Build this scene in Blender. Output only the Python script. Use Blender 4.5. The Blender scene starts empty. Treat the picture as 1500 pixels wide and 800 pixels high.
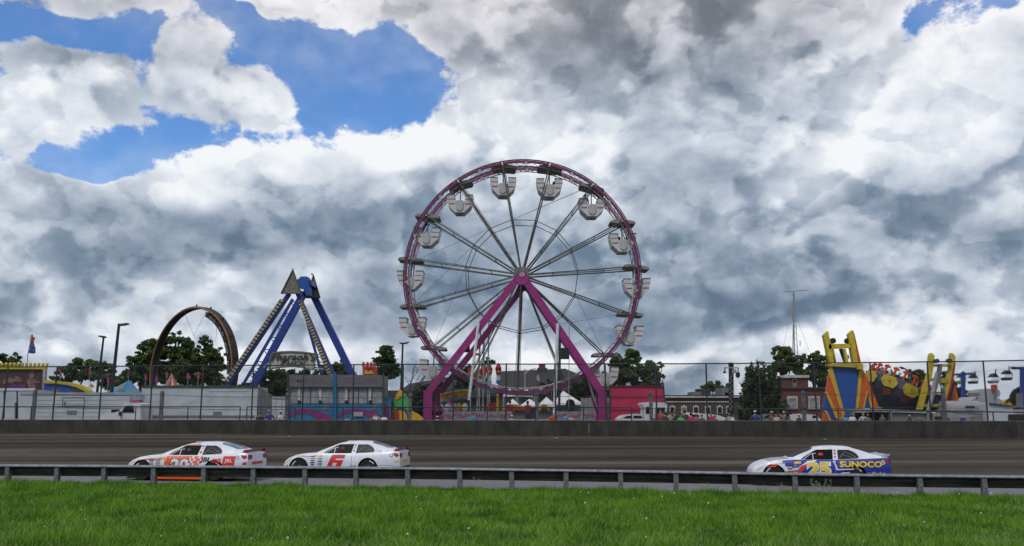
import bpy, bmesh, math, random
import numpy as np
from mathutils import Vector, Matrix
random.seed(7); np.random.seed(7)
R = math.radians
scene = bpy.context.scene
col = scene.collection
# ---------------------------------------------------------------- camera
PITCH = math.atan(208/1250); FP = 1250.0; CAMZ = 2.5
cam_d = bpy.data.cameras.new('camera'); cam = bpy.data.objects.new('camera', cam_d); col.objects.link(cam)
cam.location = (0, 0, CAMZ); cam.rotation_euler = (R(90)+PITCH, 0, 0)
cam_d.sensor_width = 36; cam_d.lens = 36*FP/1500; cam_d.clip_start = .2; cam_d.clip_end = 9000
scene.camera = cam
def ray(px, py):
    dx = (px-750)/FP; dy = (400-py)/FP; c, s = math.cos(PITCH), math.sin(PITCH)
    return Vector((dx, c-dy*s, s+dy*c))
def W(px, py, Y):
    """point of the place that stands Y metres ahead on the line of sight of a pixel of the photograph"""
    d = ray(px, py); t = Y/d.y
    return Vector((d.x*t, Y, CAMZ+d.z*t))
# ---------------------------------------------------------------- exposure
scene.view_settings.view_transform = 'Standard'; scene.view_settings.look = 'None'
scene.view_settings.exposure = .16; scene.view_settings.gamma = 1
# ---------------------------------------------------------------- sun behind thin cloud and sky
SUN_EL, SUN_AZ = 54, 205      # azimuth clockwise from +Y
sun_d = bpy.data.lights.new('sun', 'SUN'); sun = bpy.data.objects.new('sun', sun_d); col.objects.link(sun)
sun_d.energy = 1.5; sun_d.angle = R(12); sun_d.color = (1, .96, .9)
_sd = Vector((math.sin(R(SUN_AZ))*math.cos(R(SUN_EL)), math.cos(R(SUN_AZ))*math.cos(R(SUN_EL)), math.sin(R(SUN_EL))))
sun.rotation_euler = (-_sd).to_track_quat('-Z', 'Y').to_euler()
world = bpy.data.worlds.new('World'); scene.world = world; world.use_nodes = True
def build_sky():
    nt = world.node_tree; N = nt.nodes; L = nt.links; N.clear()
    def nd(t, **k):
        n = N.new(t)
        for a, b in k.items(): setattr(n, a, b)
        return n
    def put(s, v):
        if isinstance(v, bpy.types.NodeSocket): L.new(v, s)
        elif v is not None: s.default_value = v
    def m(op, a, b=None, c=None, clamp=False):
        n = nd('ShaderNodeMath', operation=op, use_clamp=clamp)
        put(n.inputs[0], a); put(n.inputs[1], b); put(n.inputs[2], c)
        return n.outputs[0]
    def vm(op, a, b=None, c=None):
        n = nd('ShaderNodeVectorMath', operation=op)
        put(n.inputs[0], a)
        if b is not None: put(n.inputs[1], b)
        if c is not None: put(n.inputs[2], c)
        return n.outputs['Value'] if op in ('LENGTH', 'DOT_PRODUCT', 'DISTANCE') else n.outputs[0]
    def ss(x, lo, hi):
        n = nd('ShaderNodeMapRange', interpolation_type='SMOOTHSTEP'); put(n.inputs[0], x)
        n.inputs[1].default_value = lo; n.inputs[2].default_value = hi
        return n.outputs[0]
    def mix(f, a, b):
        n = nd('ShaderNodeMix', data_type='RGBA'); put(n.inputs[0], f); put(n.inputs[6], a); put(n.inputs[7], b)
        return n.outputs[2]
    tc = nd('ShaderNodeTexCoord'); D = tc.outputs['Generated']
    sep = nd('ShaderNodeSeparateXYZ'); L.new(D, sep.inputs[0])
    # the cloud deck: directions spread out towards the horizon
    flat = vm('MULTIPLY', D, (1, 1, 1.35))
    wn = nd('ShaderNodeTexNoise'); wn.inputs['Scale'].default_value = 4.5; wn.inputs['Detail'].default_value = 3; wn.inputs['Roughness'].default_value = .55
    L.new(flat, wn.inputs['Vector'])
    warp = vm('MULTIPLY', vm('SUBTRACT', wn.outputs['Color'], (.5, .5, .5)), (.05, .05, .045))
    P0 = vm('ADD', flat, warp)
    # low frequency lay of the sky: soft blobs of (direction x, direction z)
    wl = vm('MULTIPLY', vm('SUBTRACT', wn.outputs['Color'], (.5, .5, .5)), (.16, 0, .12))
    q = vm('MULTIPLY', vm('ADD', D, wl), (1, 0, 1))
    def field(blobs, base):
        acc = None
        for (px, py, rx, ry, w) in blobs:
            if blobs is TONE: w = w*(.88 if w < 0 else .82)
            d = ray(px, py).normalized()
            sx, sz = 1270/rx, 1270/ry
            e = vm('MULTIPLY_ADD', q, (sx, 0, sz), (-d.x*sx, 0, -d.z*sz))
            r2 = vm('DOT_PRODUCT', e, e)
            g = m('DIVIDE', w, m('MULTIPLY_ADD', r2, m_r2(r2), 1.0))
            acc = m('ADD', g, base if acc is None else acc)
        return acc
    def m_r2(r2): return r2
    blue = field(BLUE, -.46)
    tone = field(TONE, .575)
    # billows
    def fb(vec, sc, det, rough, lac=2.1):
        n = nd('ShaderNodeTexNoise'); L.new(vec, n.inputs['Vector'])
        n.inputs['Scale'].default_value = sc; n.inputs['Detail'].default_value = det
        n.inputs['Roughness'].default_value = rough; n.inputs['Lacunarity'].default_value = lac
        return n.outputs[0]
    def vor(vec, sc, det):
        n = nd('ShaderNodeTexVoronoi', feature='SMOOTH_F1'); L.new(vec, n.inputs['Vector'])
        n.inputs['Scale'].default_value = sc; n.inputs['Detail'].default_value = det; n.inputs['Roughness'].default_value = .5
        n.inputs['Smoothness'].default_value = .35; n.normalize = True
        return n.outputs[0]
    SUNOFF = (.003, .003, .018)
    P1 = vm('ADD', P0, SUNOFF)
    def rid(P, sc, det):
        n = nd('ShaderNodeTexNoise', noise_type='RIDGED_MULTIFRACTAL'); n.normalize = False
        L.new(P, n.inputs['Vector']); n.inputs['Scale'].default_value = sc; n.inputs['Detail'].default_value = det
        n.inputs['Roughness'].default_value = .5; n.inputs['Offset'].default_value = .9; n.inputs['Gain'].default_value = 1.2
        return n.outputs[0]
    d0 = m('MULTIPLY_ADD', rid(P0, 7.5, 4), -.15, fb(P0, 8, 3, .45))
    d1 = m('MULTIPLY_ADD', rid(P1, 7.5, 4), -.15, fb(P1, 8, 3, .45))
    fine = m('SUBTRACT', fb(P0, 26, 7, .62), .5)
    P2 = vm('ADD', P0, (.012, .0, .050))
    d2 = m('MULTIPLY_ADD', rid(P2, 7.5, 2), -.15, fb(P2, 8, 3, .45))
    df = m('MULTIPLY_ADD', fine, .13, d0)
    rim = m('SUBTRACT', ss(df, .305, .375), ss(d2, .24, .44))          # crisp sunlit tops, soft undersides
    P3 = vm('ADD', flat, (.31, .17, .05)); P4 = vm('ADD', P3, (.006, 0, .022))
    e0 = m('ADD', m('MULTIPLY_ADD', rid(P3, 15, 3), -.15, fb(P3, 14, 3, .5)), m('MULTIPLY', fine, .10))
    e2 = m('MULTIPLY_ADD', rid(P4, 15, 2), -.15, fb(P4, 14, 2, .5))
    rim2 = m('SUBTRACT', ss(e0, .315, .37), ss(e2, .24, .44))
    n0 = m('ADD', m('SUBTRACT', d0, .345), m('MULTIPLY', fine, .30))
    lit = m('SUBTRACT', d0, d1)
    big = m('SUBTRACT', fb(flat, 3.2, 3, .5), .5)
    cov = m('SUBTRACT', m('MULTIPLY_ADD', n0, 4.2, m('MULTIPLY', big, .8)), blue)
    cov = m('ADD', cov, m('MULTIPLY', fine, 1.7))
    mask = ss(cov, -.34, .24)
    edge = ss(cov, .0, .75)                            # thick inside, thin at the rim
    t = m('ADD', tone, m('MULTIPLY', lit, .8))
    t = m('ADD', t, m('MULTIPLY', n0, .20))
    t = m('ADD', t, m('MULTIPLY', fine, .50))
    t = m('ADD', t, m('MULTIPLY', rim, .215))
    t = m('ADD', t, m('MULTIPLY', rim2, .11))
    t = m('ADD', t, m('MULTIPLY', big, .14))
    t = m('ADD', t, m('MULTIPLY', m('SUBTRACT', 1.0, edge), .12))
    ramp = nd('ShaderNodeValToRGB'); L.new(t, ramp.inputs[0])
    cr = ramp.color_ramp; cr.interpolation = 'B_SPLINE'
    st = [(0.0, (.105, .155, .225)), (.22, (.165, .225, .305)), (.45, (.31, .372, .46)), (.68, (.53, .58, .66)), (.86, (.70, .74, .79)), (1.0, (.84, .855, .875))]
    cr.elements[0].position = 0; cr.elements[0].color = (*st[0][1], 1)
    cr.elements[1].position = 1; cr.elements[1].color = (*st[-1][1], 1)
    for p, c in st[1:-1]:
        e = cr.elements.new(p); e.color = (*c, 1)
    # grey rather than blue undersides high overhead
    hs = ss(sep.outputs[2], .30, .48)
    bw = nd('ShaderNodeRGBToBW'); L.new(ramp.outputs[0], bw.inputs[0])
    gry = nd('ShaderNodeCombineColor')
    for i, k in enumerate((1.02, .99, 1.02)): L.new(m('MULTIPLY', bw.outputs[0], k), gry.inputs[i])
    cloud = mix(m('MULTIPLY', hs, .75), ramp.outputs[0], gry.outputs[0])
    sky = nd('ShaderNodeTexSky', sky_type='NISHITA'); sky.sun_disc = False
    sky.sun_elevation = R(SUN_EL); sky.sun_rotation = R(SUN_AZ); sky.air_density = 1.0; sky.dust_density = .3; sky.ozone_density = 2.2
    tint = nd('ShaderNodeMix', data_type='RGBA', blend_type='MULTIPLY'); tint.inputs[0].default_value = 1
    L.new(sky.outputs[0], tint.inputs[6]); tint.inputs[7].default_value = SKYT
    cl10 = vm('MULTIPLY', cloud, (10, 10, 10))
    wisp = m('MULTIPLY', ss(m('ADD', m('MULTIPLY', n0, .8), big), -.12, .30), .26)
    mask = m('MAXIMUM', mask, wisp)
    allc = mix(mask, tint.outputs[2], cl10)
    # below the horizon: dull green brown land
    hz = ss(sep.outputs[2], -.02, .0)
    fin = mix(hz, (.6, .7, .5, 1), allc)
    bg = nd('ShaderNodeBackground'); bg.inputs[1].default_value = .1; L.new(fin, bg.inputs[0])
    out = nd('ShaderNodeOutputWorld'); L.new(bg.outputs[0], out.inputs[0])
SKYT = (.74, 1.06, 1.42, 1)
# px, py, radius x, radius y, weight
BLUE = [(1130,505,160,60,-.5),(870,30,120,50,-.6),(1000,20,90,40,-.4),(120,35,110,26,.55),(70,235,120,22,.5),(240,150,40,40,.35),(470,190,80,24,.35),(540,90,90,70,.35),(400,60,90,60,.3),(210,215,90,20,.35),(140,60,90,20,.35),(50,232,90,18,.75),(20,14,60,20,.5),(110,250,70,14,.6),(500,500,900,110,-.55),(1250,500,500,110,-.4),(470,70,130,60,1.0),(590,110,60,55,.75),(330,45,90,40,.7),(255,215,100,20,.8),(150,235,90,20,.75),(480,185,55,45,.9),(420,120,70,50,.6),(545,165,50,20,.6),
 (170,45,90,20,.75),(70,14,90,16,.6),(1370,22,70,26,.95),(1440,5,50,22,.5),(600,50,45,40,.55),(360,215,90,14,.7),(230,130,30,60,.45),(270,30,60,30,.5),(1345,60,40,26,.3),(40,225,60,14,.25),
 (340,150,95,30,-.85),(275,75,45,24,-.7),(510,147,42,11,-.9),(225,5,30,9,-.6),(370,14,36,12,-.7),(530,22,60,20,-.7),(80,110,100,50,-.85),(40,50,70,14,-.4),(190,195,50,16,-.35),
 (560,210,80,30,-.6),(760,150,130,120,-.7),(1000,200,200,200,-.4),(200,330,200,60,-.6),(400,280,100,50,-.6),(1200,200,200,160,-.4)]
TONE = [(60,150,110,60,.22),(340,160,90,30,.28),(560,215,85,36,.40),(400,245,70,36,.36),(270,270,60,30,.30),(650,160,60,50,.20),(760,130,55,75,.32),(850,215,90,40,.30),
 (1180,225,85,60,.40),(1300,70,80,50,.34),(1370,230,80,60,.28),(1440,130,70,70,.16),(380,410,120,40,.30),(470,350,60,40,.12),(260,460,160,36,.20),
 (1240,490,130,34,.30),(1420,400,110,60,.20),(1100,300,60,22,.14),(560,285,40,20,.30),(620,520,300,22,.30),(1000,510,260,18,.28),(150,500,180,18,.16),(40,380,60,24,.22),
 (980,90,200,75,-.20),(800,40,120,50,-.12),(1080,140,110,50,-.10),(330,335,210,46,-.34),(200,395,130,30,-.22),(560,350,120,60,-.22),(650,440,170,50,-.26),(90,450,160,40,-.20),(560,470,120,28,-.25),
 (1010,265,130,28,-.16),(1150,320,150,26,-.26),(1100,400,190,50,-.30),(1050,460,180,34,-.34),(1330,300,120,36,-.18),(1270,440,120,30,-.14),(1480,330,60,36,-.2),(700,300,120,80,-.12)]
build_sky()
scene.cycles.use_denoising = True
# ---------------------------------------------------------------- materials
def mat(name, rgb, rough=.6, metal=0.0, var=.18, scale=2.5, bump=0.0, rgb2=None, stretch=None, spec=.5, coat=0.0, det=5):
    mt = bpy.data.materials.new(name); mt.use_nodes = True
    nt = mt.node_tree; N = nt.nodes; L = nt.links; b = N['Principled BSDF']
    b.inputs['Roughness'].default_value = rough; b.inputs['Metallic'].default_value = metal
    b.inputs['Specular IOR Level'].default_value = spec
    if coat: b.inputs['Coat Weight'].default_value = coat; b.inputs['Coat Roughness'].default_value = .08
    if var or rgb2:
        tc = N.new('ShaderNodeTexCoord'); no = N.new('ShaderNodeTexNoise'); src = tc.outputs['Object']
        if stretch:
            mp = N.new('ShaderNodeMapping'); mp.inputs['Scale'].default_value = stretch[:3]
            if len(stretch) > 3: mp.inputs['Rotation'].default_value = (0, 0, stretch[3])
            L.new(src, mp.inputs[0]); src = mp.outputs[0]
        L.new(src, no.inputs['Vector']); no.inputs['Scale'].default_value = scale; no.inputs['Detail'].default_value = det; no.inputs['Roughness'].default_value = .62
        mx = N.new('ShaderNodeMix'); mx.data_type = 'RGBA'
        mr = N.new('ShaderNodeMapRange'); L.new(no.outputs[0], mr.inputs[0]); mr.inputs[1].default_value = .34; mr.inputs[2].default_value = .66
        L.new(mr.outputs[0], mx.inputs[0])
        c2 = rgb2 if rgb2 else tuple(c*(1-var*2) for c in rgb)
        c1 = rgb if rgb2 else tuple(min(1, c*(1+var*.4)) for c in rgb)
        mx.inputs[6].default_value = (*c2, 1); mx.inputs[7].default_value = (*c1, 1)
        L.new(mx.outputs[2], b.inputs['Base Color'])
        if bump:
            bp = N.new('ShaderNodeBump'); bp.inputs['Strength'].default_value = bump; bp.inputs['Distance'].default_value = .05
            L.new(no.outputs[0], bp.inputs['Height']); L.new(bp.outputs[0], b.inputs['Normal'])
    else: b.inputs['Base Color'].default_value = (*rgb, 1)
    return mt
def leafmat(name, c1, c2, scale=.8):
    mt = bpy.data.materials.new(name); mt.use_nodes = True
    nt = mt.node_tree; N = nt.nodes; L = nt.links; b = N['Principled BSDF']; b.inputs['Roughness'].default_value = .6; b.inputs['Specular IOR Level'].default_value = .25
    g = N.new('ShaderNodeNewGeometry'); tc = N.new('ShaderNodeTexCoord'); no = N.new('ShaderNodeTexNoise'); no.inputs['Scale'].default_value = scale; no.inputs['Detail'].default_value = 3
    L.new(tc.outputs['Object'], no.inputs['Vector'])
    a = N.new('ShaderNodeMath'); a.operation = 'MULTIPLY_ADD'; L.new(g.outputs['Random Per Island'], a.inputs[0]); a.inputs[1].default_value = .55
    mr = N.new('ShaderNodeMapRange'); L.new(no.outputs[0], mr.inputs[0]); mr.inputs[1].default_value = .35; mr.inputs[2].default_value = .65; mr.inputs[4].default_value = .5
    L.new(mr.outputs[0], a.inputs[2])
    mx = N.new('ShaderNodeMix'); mx.data_type = 'RGBA'; L.new(a.outputs[0], mx.inputs[0]); mx.inputs[6].default_value = (*c1, 1); mx.inputs[7].default_value = (*c2, 1)
    L.new(mx.outputs[2], b.inputs['Base Color'])
    tr = N.new('ShaderNodeBsdfTranslucent'); L.new(mx.outputs[2], tr.inputs[0]); ms = N.new('ShaderNodeMixShader'); ms.inputs[0].default_value = .25
    L.new(b.outputs[0], ms.inputs[1]); L.new(tr.outputs[0], ms.inputs[2]); L.new(ms.outputs[0], N['Material Output'].inputs[0])
    return mt
M = dict(
 asphalt=mat('asphalt', (.14,.145,.16), .8, var=.15, scale=3, bump=.2),
 dirt=mat('track_dirt', (.094,.082,.067), .95, rgb2=(.028,.024,.019), scale=1.0, stretch=(.02, .62, 1, .08), spec=.12, bump=.15, det=7),
 fairground=mat('fairground', (.10,.10,.09), .9, var=.3, scale=.5),
 soil=mat('soil', (.05,.10,.02), .95, var=.4, scale=1.2),
 concrete=mat('dark_concrete', (.040,.038,.034), .9, rgb2=(.014,.013,.012), scale=1.6, stretch=(1,1,.45,0), bump=.3),
 concrete_cap=mat('concrete_cap', (.10,.095,.085), .9, var=.3, scale=2),
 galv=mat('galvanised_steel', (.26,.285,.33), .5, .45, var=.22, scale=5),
 beamdark=mat('weathered_shaded_beam', (.12,.115,.095), .65, .35, rgb2=(.035,.034,.030), scale=2.5, stretch=(.4,1,3)),  # weathered steel; shade on the rail beam is also in this dark colour
 poststeel=mat('grey_post_steel', (.17,.185,.20), .7, .3, var=.3, scale=9),
 fence=mat('fence_pipe', (.052,.060,.070), .6, .5, var=.2),
 wire=mat('fence_wire', (.10,.11,.12), .6, .4, var=0),
 black=mat('black', (.010,.010,.011), .6, var=0),
 rubber=mat('rubber', (.012,.012,.012), .85, var=.2),
 darkgrey=mat('dark_grey', (.045,.047,.05), .6),
 midgrey=mat('mid_grey', (.17,.18,.19), .6),
 grey=mat('light_grey', (.36,.38,.40), .6),
 white=mat('white_paint', (.62,.65,.69), .5, var=.10, scale=1.5),
 trailer=mat('trailer_white', (.50,.54,.59), .45, var=.13, scale=.9, stretch=(1,1,2)),
 tent=mat('tent_white', (.66,.69,.72), .8, var=.06),
 awnlight=mat('pale_vinyl', (.30,.31,.33), .7),
 awning=mat('mauve_vinyl', (.145,.135,.165), .8, var=.12, scale=4),
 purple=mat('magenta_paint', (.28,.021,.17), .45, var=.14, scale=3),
 purpleshade=mat('shaded_magenta_paint', (.17,.013,.10), .45, var=.14, scale=3),  # the magenta paint again, with shade darkened into its colour
 rimgrey=mat('rim_steel', (.44,.44,.44), .5, .4, var=.3, scale=8),
 spokes=mat('spoke_steel', (.17,.165,.155), .55, .4, rgb2=(.035,.034,.032), scale=7),
 canopygrey=mat('canopy_grey', (.14,.14,.135), .6, var=.2),
 canopylight=mat('canopy_light', (.24,.24,.23), .6, var=.2),
 tub=mat('gondola_white', (.52,.53,.53), .45, var=.10, scale=4),
 tubgrey=mat('gondola_grey', (.22,.235,.24), .5, var=.15),
 pink=mat('pink_trim', (.35,.035,.17), .5, var=.1),
 blue=mat('royal_blue_paint', (.016,.045,.26), .42, var=.12),
 blue2=mat('bright_blue', (.012,.075,.33), .5, var=.08),
 skyblue=mat('sky_blue_vinyl', (.07,.25,.46), .6, var=.15),
 teal=mat('booth_blue', (.012,.165,.34), .6, var=.15, scale=2),
 magenta=mat('banner_magenta', (.22,.02,.15), .6, var=.15),
 crimson=mat('crimson_tarp', (.50,.018,.085), .65, rgb2=(.36,.012,.06), scale=.9, bump=.4),
 yellow=mat('yellow_paint', (.50,.40,.025), .5, var=.15),
 yellow2=mat('deep_yellow', (.60,.36,.02), .5, var=.1),
 orange=mat('orange_paint', (.60,.11,.015), .5, var=.12),
 redorange=mat('red_orange', (.55,.045,.015), .5, var=.1),
 red=mat('red_paint', (.36,.018,.018), .5, var=.1),
 green=mat('tent_green', (.06,.36,.10), .6, var=.1),
 gold=mat('gold_lights', (.42,.38,.27), .5, rgb2=(.16,.13,.08), scale=9),
 panelgrey=mat('sequin_grey', (.20,.19,.16), .6, rgb2=(.07,.065,.055), scale=7, det=2),
 signcream=mat('sign_cream', (.40,.40,.33), .6, rgb2=(.27,.28,.24), scale=1.2),
 signdark=mat('sign_lettering', (.012,.014,.012), .6, var=0),
 copper=mat('coaster_orange', (.28,.125,.045), .5, var=.25, scale=5),
 brick=mat('brown_brick', (.085,.062,.052), .9, rgb2=(.055,.042,.036), scale=9, stretch=(1,1,3)),
 redbrick=mat('red_brick', (.15,.052,.038), .9, rgb2=(.09,.034,.026), scale=8, stretch=(1,1,3)),
 stone=mat('white_trim', (.55,.55,.52), .7),
 roof=mat('shingle_roof', (.034,.033,.034), .9, var=.2, scale=1.2),
 glass=mat('dark_glass', (.008,.009,.010), .4, var=0, spec=.10),
 mural=mat('mural_brown', (.075,.035,.03), .6, rgb2=(.03,.016,.02), scale=2.5),
 mural2=mat('mural_tan', (.28,.15,.10), .6, rgb2=(.10,.05,.08), scale=3),
 mural3=mat('mural_purple', (.12,.03,.16), .6, var=.3, scale=4),
 skin=mat('skin', (.42,.24,.17), .6, var=.05), darkskin=mat('brown_skin', (.12,.06,.04), .6, var=.05),
 hairdark=mat('dark_hair', (.02,.014,.01), .7), hairfair=mat('fair_hair', (.22,.14,.07), .7),
 jeans=mat('jeans', (.05,.07,.12), .9), tankmetal=mat('tank_silver', (.33,.34,.36), .5, .2, var=.12),
 bark=mat('bark', (.06,.045,.035), .9, var=.3, scale=6),
 leafA=leafmat('leaves_dark', (.026,.050,.018), (.125,.185,.060), .35),
 leafB=leafmat('leaves_mid', (.040,.066,.028), (.150,.210,.080), .35),
 leafC=leafmat('leaves_blackish', (.020,.036,.016), (.080,.120,.045), .4),
 blade=leafmat('grass_blades', (.018,.085,.004), (.195,.40,.026), .8),
 dryblade=leafmat('dry_blades', (.16,.24,.08), (.45,.50,.26), 2),
)
# ---------------------------------------------------------------- mesh helpers
class MB:
    """collects boxes, bars and outlines; build() links them as ONE mesh object"""
    def __init__(s): s.v = []; s.f = []; s.m = []
    def add(s, vs, fs, k=0):
        n = len(s.v); s.v += [tuple(a) for a in vs]; s.f += [tuple(n+i for i in f) for f in fs]; s.m += [k]*len(fs); return s
    def box(s, c, sz, k=0, rot=None):
        h = [a/2 for a in sz]; c = Vector(c)
        vs = [Vector((x*h[0], y*h[1], z*h[2])) for x in (-1,1) for y in (-1,1) for z in (-1,1)]
        if rot is not None: vs = [rot @ a for a in vs]
        return s.add([a+c for a in vs], [(0,1,3,2),(4,6,7,5),(0,4,5,1),(2,3,7,6),(0,2,6,4),(1,5,7,3)], k)
    def bar(s, a, b, w, d=None, k=0, up=(0,1,0)):
        """rectangular bar from a to b; w across in the facade plane, d along up"""
        a, b = Vector(a), Vector(b); d = w if d is None else d
        t = (b-a).normalized(); u = Vector(up); sx = t.cross(u)
        if sx.length < 1e-4: sx = t.cross(Vector((1,0,0)))
        sx.normalize(); u = sx.cross(t).normalized()
        vs = [p+sx*(i*w/2)+u*(j*d/2) for p in (a, b) for i, j in ((-1,-1),(1,-1),(1,1),(-1,1))]
        return s.add(vs, [(3,2,1,0),(4,5,6,7),(0,1,5,4),(1,2,6,5),(2,3,7,6),(3,0,4,7)], k)
    def tube(s, pts, r, n=6, k=0, closed=False, cap=True):
        pts = [Vector(p) for p in pts]; N = len(pts); vs = []; rr = r if hasattr(r, '__len__') else [r]*N
        for i, p in enumerate(pts):
            if closed: t = pts[(i+1) % N]-pts[i-1]
            else: t = pts[min(i+1, N-1)]-pts[max(i-1, 0)]
            t.normalize(); u = t.cross(Vector((.13,1,.07))).normalized(); w = t.cross(u)
            vs += [p+(u*math.cos(2*math.pi*j/n)+w*math.sin(2*math.pi*j/n))*rr[i] for j in range(n)]
        fs = [(i*n+j, i*n+(j+1) % n, ((i+1) % N)*n+(j+1) % n, ((i+1) % N)*n+j) for i in range(N if closed else N-1) for j in range(n)]
        if cap and not closed: fs += [tuple(range(n-1, -1, -1)), tuple((N-1)*n+j for j in range(n))]
        return s.add(vs, fs, k)
    def cyl(s, c, r, h, n=16, k=0, ax='z', r2=None):
        r2 = r if r2 is None else r2; c = Vector(c); vs = []
        for q, rr in ((-h/2, r), (h/2, r2)):
            for j in range(n):
                a = 2*math.pi*j/n; x, y = math.cos(a)*rr, math.sin(a)*rr
                vs.append(c+Vector({'z': (x, y, q), 'y': (x, q, y), 'x': (q, x, y)}[ax]))
        return s.add(vs, [tuple(range(n-1, -1, -1)), tuple(range(n, 2*n))]+[(j, (j+1) % n, n+(j+1) % n, n+j) for j in range(n)], k)
    def ball(s, c, r, n=8, k=0):
        c = Vector(c); r = r if hasattr(r, '__len__') else (r, r, r); vs = []; m_ = n//2
        for i in range(m_+1):
            th = math.pi*i/m_
            vs += [c+Vector((r[0]*math.sin(th)*math.cos(2*math.pi*j/n), r[1]*math.sin(th)*math.sin(2*math.pi*j/n), r[2]*math.cos(th))) for j in range(n)]
        return s.add(vs, [(i*n+j, (i+1)*n+j, (i+1)*n+(j+1) % n, i*n+(j+1) % n) for i in range(m_) for j in range(n)], k)
    def prism(s, pts, d, k=0):
        """outline (points) pushed back by vector d"""
        pts = [Vector(p) for p in pts]; d = Vector(d); n = len(pts)
        return s.add(pts+[p+d for p in pts], [tuple(range(n)), tuple(range(2*n-1, n-1, -1))]+[(j, n+j, n+(j+1) % n, (j+1) % n) for j in range(n)], k)
    def pp(s, px, Y, d=.1, k=0):
        """outline whose corners are sighted on the photograph, standing Y metres off, d thick"""
        return s.prism([W(x, y, Y) for x, y in px], (0, d, 0), k)
    def rect(s, x0, y0, x1, y1, Y, d=.1, k=0): return s.pp([(x0,y1),(x1,y1),(x1,y0),(x0,y0)], Y, d, k)
    def build(s, name, mats, parent=None, local=False, smooth=False):
        me = bpy.data.meshes.new(name); vs = s.v
        if parent is not None and not local:
            o_ = parent.matrix_world.translation if False else wloc(parent); vs = [(v[0]-o_[0], v[1]-o_[1], v[2]-o_[2]) for v in vs]
        me.from_pydata(vs, [], s.f)
        for mm in (mats if isinstance(mats, (list, tuple)) else [mats]): me.materials.append(M[mm] if isinstance(mm, str) else mm)
        me.polygons.foreach_set('material_index', s.m)
        bm = bmesh.new(); bm.from_mesh(me); bmesh.ops.recalc_face_normals(bm, faces=bm.faces); bm.to_mesh(me); bm.free()
        if smooth:
            me.polygons.foreach_set('use_smooth', [True]*len(me.polygons))
            try: me.set_sharp_from_angle(angle=R(40))
            except Exception: pass
        o = bpy.data.objects.new(name, me); col.objects.link(o)
        if parent is not None: o.parent = parent
        return o
def wloc(o):
    v = Vector(o.location)
    while o.parent: o = o.parent; v = v+o.location
    return v
def tag(o, label=None, cat=None, group=None, kind=None):
    if label: o['label'] = label
    if cat: o['category'] = cat
    if group: o['group'] = group
    if kind: o['kind'] = kind
    return o
def thing(name, label, cat, loc=(0,0,0), group=None, rz=0):
    o = bpy.data.objects.new(name, None); col.objects.link(o); o.location = loc; o.rotation_euler = (0,0,rz); o.empty_display_size = .2
    return tag(o, label, cat, group)
def copy_tree(o, parent=None):
    kids = list(o.children); c = o.copy(); col.objects.link(c); c.parent = parent
    for ch in kids: copy_tree(ch, c)
    return c
def inst(me_obj, loc, parent, rot=None, scale=None):
    c = me_obj.copy(); col.objects.link(c); c.parent = parent; c.location = loc
    if rot is not None: c.rotation_euler = rot
    if scale is not None: c.scale = scale
    return c
def text_mesh(txt, size=1.0, shear=0.0, bold=.02, space=1.0, align='LEFT'):
    """flat lettering as plain vertices and faces in x, y"""
    cu = bpy.data.curves.new('lettering', 'FONT'); cu.body = txt; cu.size = size; cu.shear = shear; cu.offset = bold*size; cu.space_character = space
    cu.align_x = align; cu.resolution_u = 3
    o = bpy.data.objects.new('lettering', cu); me = bpy.data.meshes.new_from_object(o)
    vs = [tuple(v.co[:2]) for v in me.vertices]; fs = [tuple(p.vertices) for p in me.polygons]
    bpy.data.objects.remove(o); bpy.data.meshes.remove(me); bpy.data.curves.remove(cu)
    return vs, fs
def text_px(mb, txt, x0, y0, x1, y1, Y, k=0, **kw):
    """lettering stretched to fill a sighted rectangle at distance Y"""
    vs, fs = text_mesh(txt, **kw); xs = [v[0] for v in vs]; ys = [v[1] for v in vs]
    a, b, c, d = min(xs), max(xs), min(ys), max(ys)
    mb.add([W(x0+(v[0]-a)/(b-a)*(x1-x0), y1+(v[1]-c)/(d-c)*(y0-y1), Y) for v in vs], fs, k)
# ---------------------------------------------------------------- the lay of the track
def on_line(a, b, px, py=650):
    d = ray(px, py); k = d.x/d.y; t = (k*a[1]-a[0])/((b[0]-a[0])-k*(b[1]-a[1]))
    return (a[0]+(b[0]-a[0])*t, a[1]+(b[1]-a[1])*t)
_ra = W(50, 706, 31.4); _rb = W(1440, 728, 27.8); RA, RB = (_ra.x, _ra.y), (_rb.x, _rb.y)
_wa = W(74, 634, 51.3); _wb = W(1400, 642, 47.5); WA, WB = (_wa.x, _wa.y), (_wb.x, _wb.y)
def unit(a, b): l = math.hypot(b[0]-a[0], b[1]-a[1]); return ((b[0]-a[0])/l, (b[1]-a[1])/l)
RE, WE = unit(RA, RB), unit(WA, WB)
R0 = on_line(RA, RB, 750, 700); W0 = on_line(WA, WB, 750, 630)
def rail_z(u): return -.02-.0052*u
def wall_z(u): return 1.34-.0035*u
def rail_pt(u): return (R0[0]+RE[0]*u, R0[1]+RE[1]*u)
def wall_pt(u): return (W0[0]+WE[0]*u, W0[1]+WE[1]*u)
PROF = [(0,0),(.30,0.0),(.45,.13),(.7,.48),(.9,.82),(.97,.96),(1.0,1.0)]
def prof(t): return float(np.interp(t, [p[0] for p in PROF], [p[1] for p in PROF]))
def road_pt(u, t, dz=0):
    a, b = rail_pt(u), wall_pt(u); q = prof(t)
    return (a[0]+(b[0]-a[0])*t, a[1]+(b[1]-a[1])*t, rail_z(u)*(1-q)+wall_z(u)*q+dz)
def road_height(x, y):
    u = x-R0[0]; a, b = rail_pt(u), wall_pt(u); t = (y-a[1])/(b[1]-a[1]); return road_pt(u, max(0, min(1, t)))[2]
US = [-300,-150,-90]+list(range(-60, 61, 4))+[90,150,300]
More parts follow.
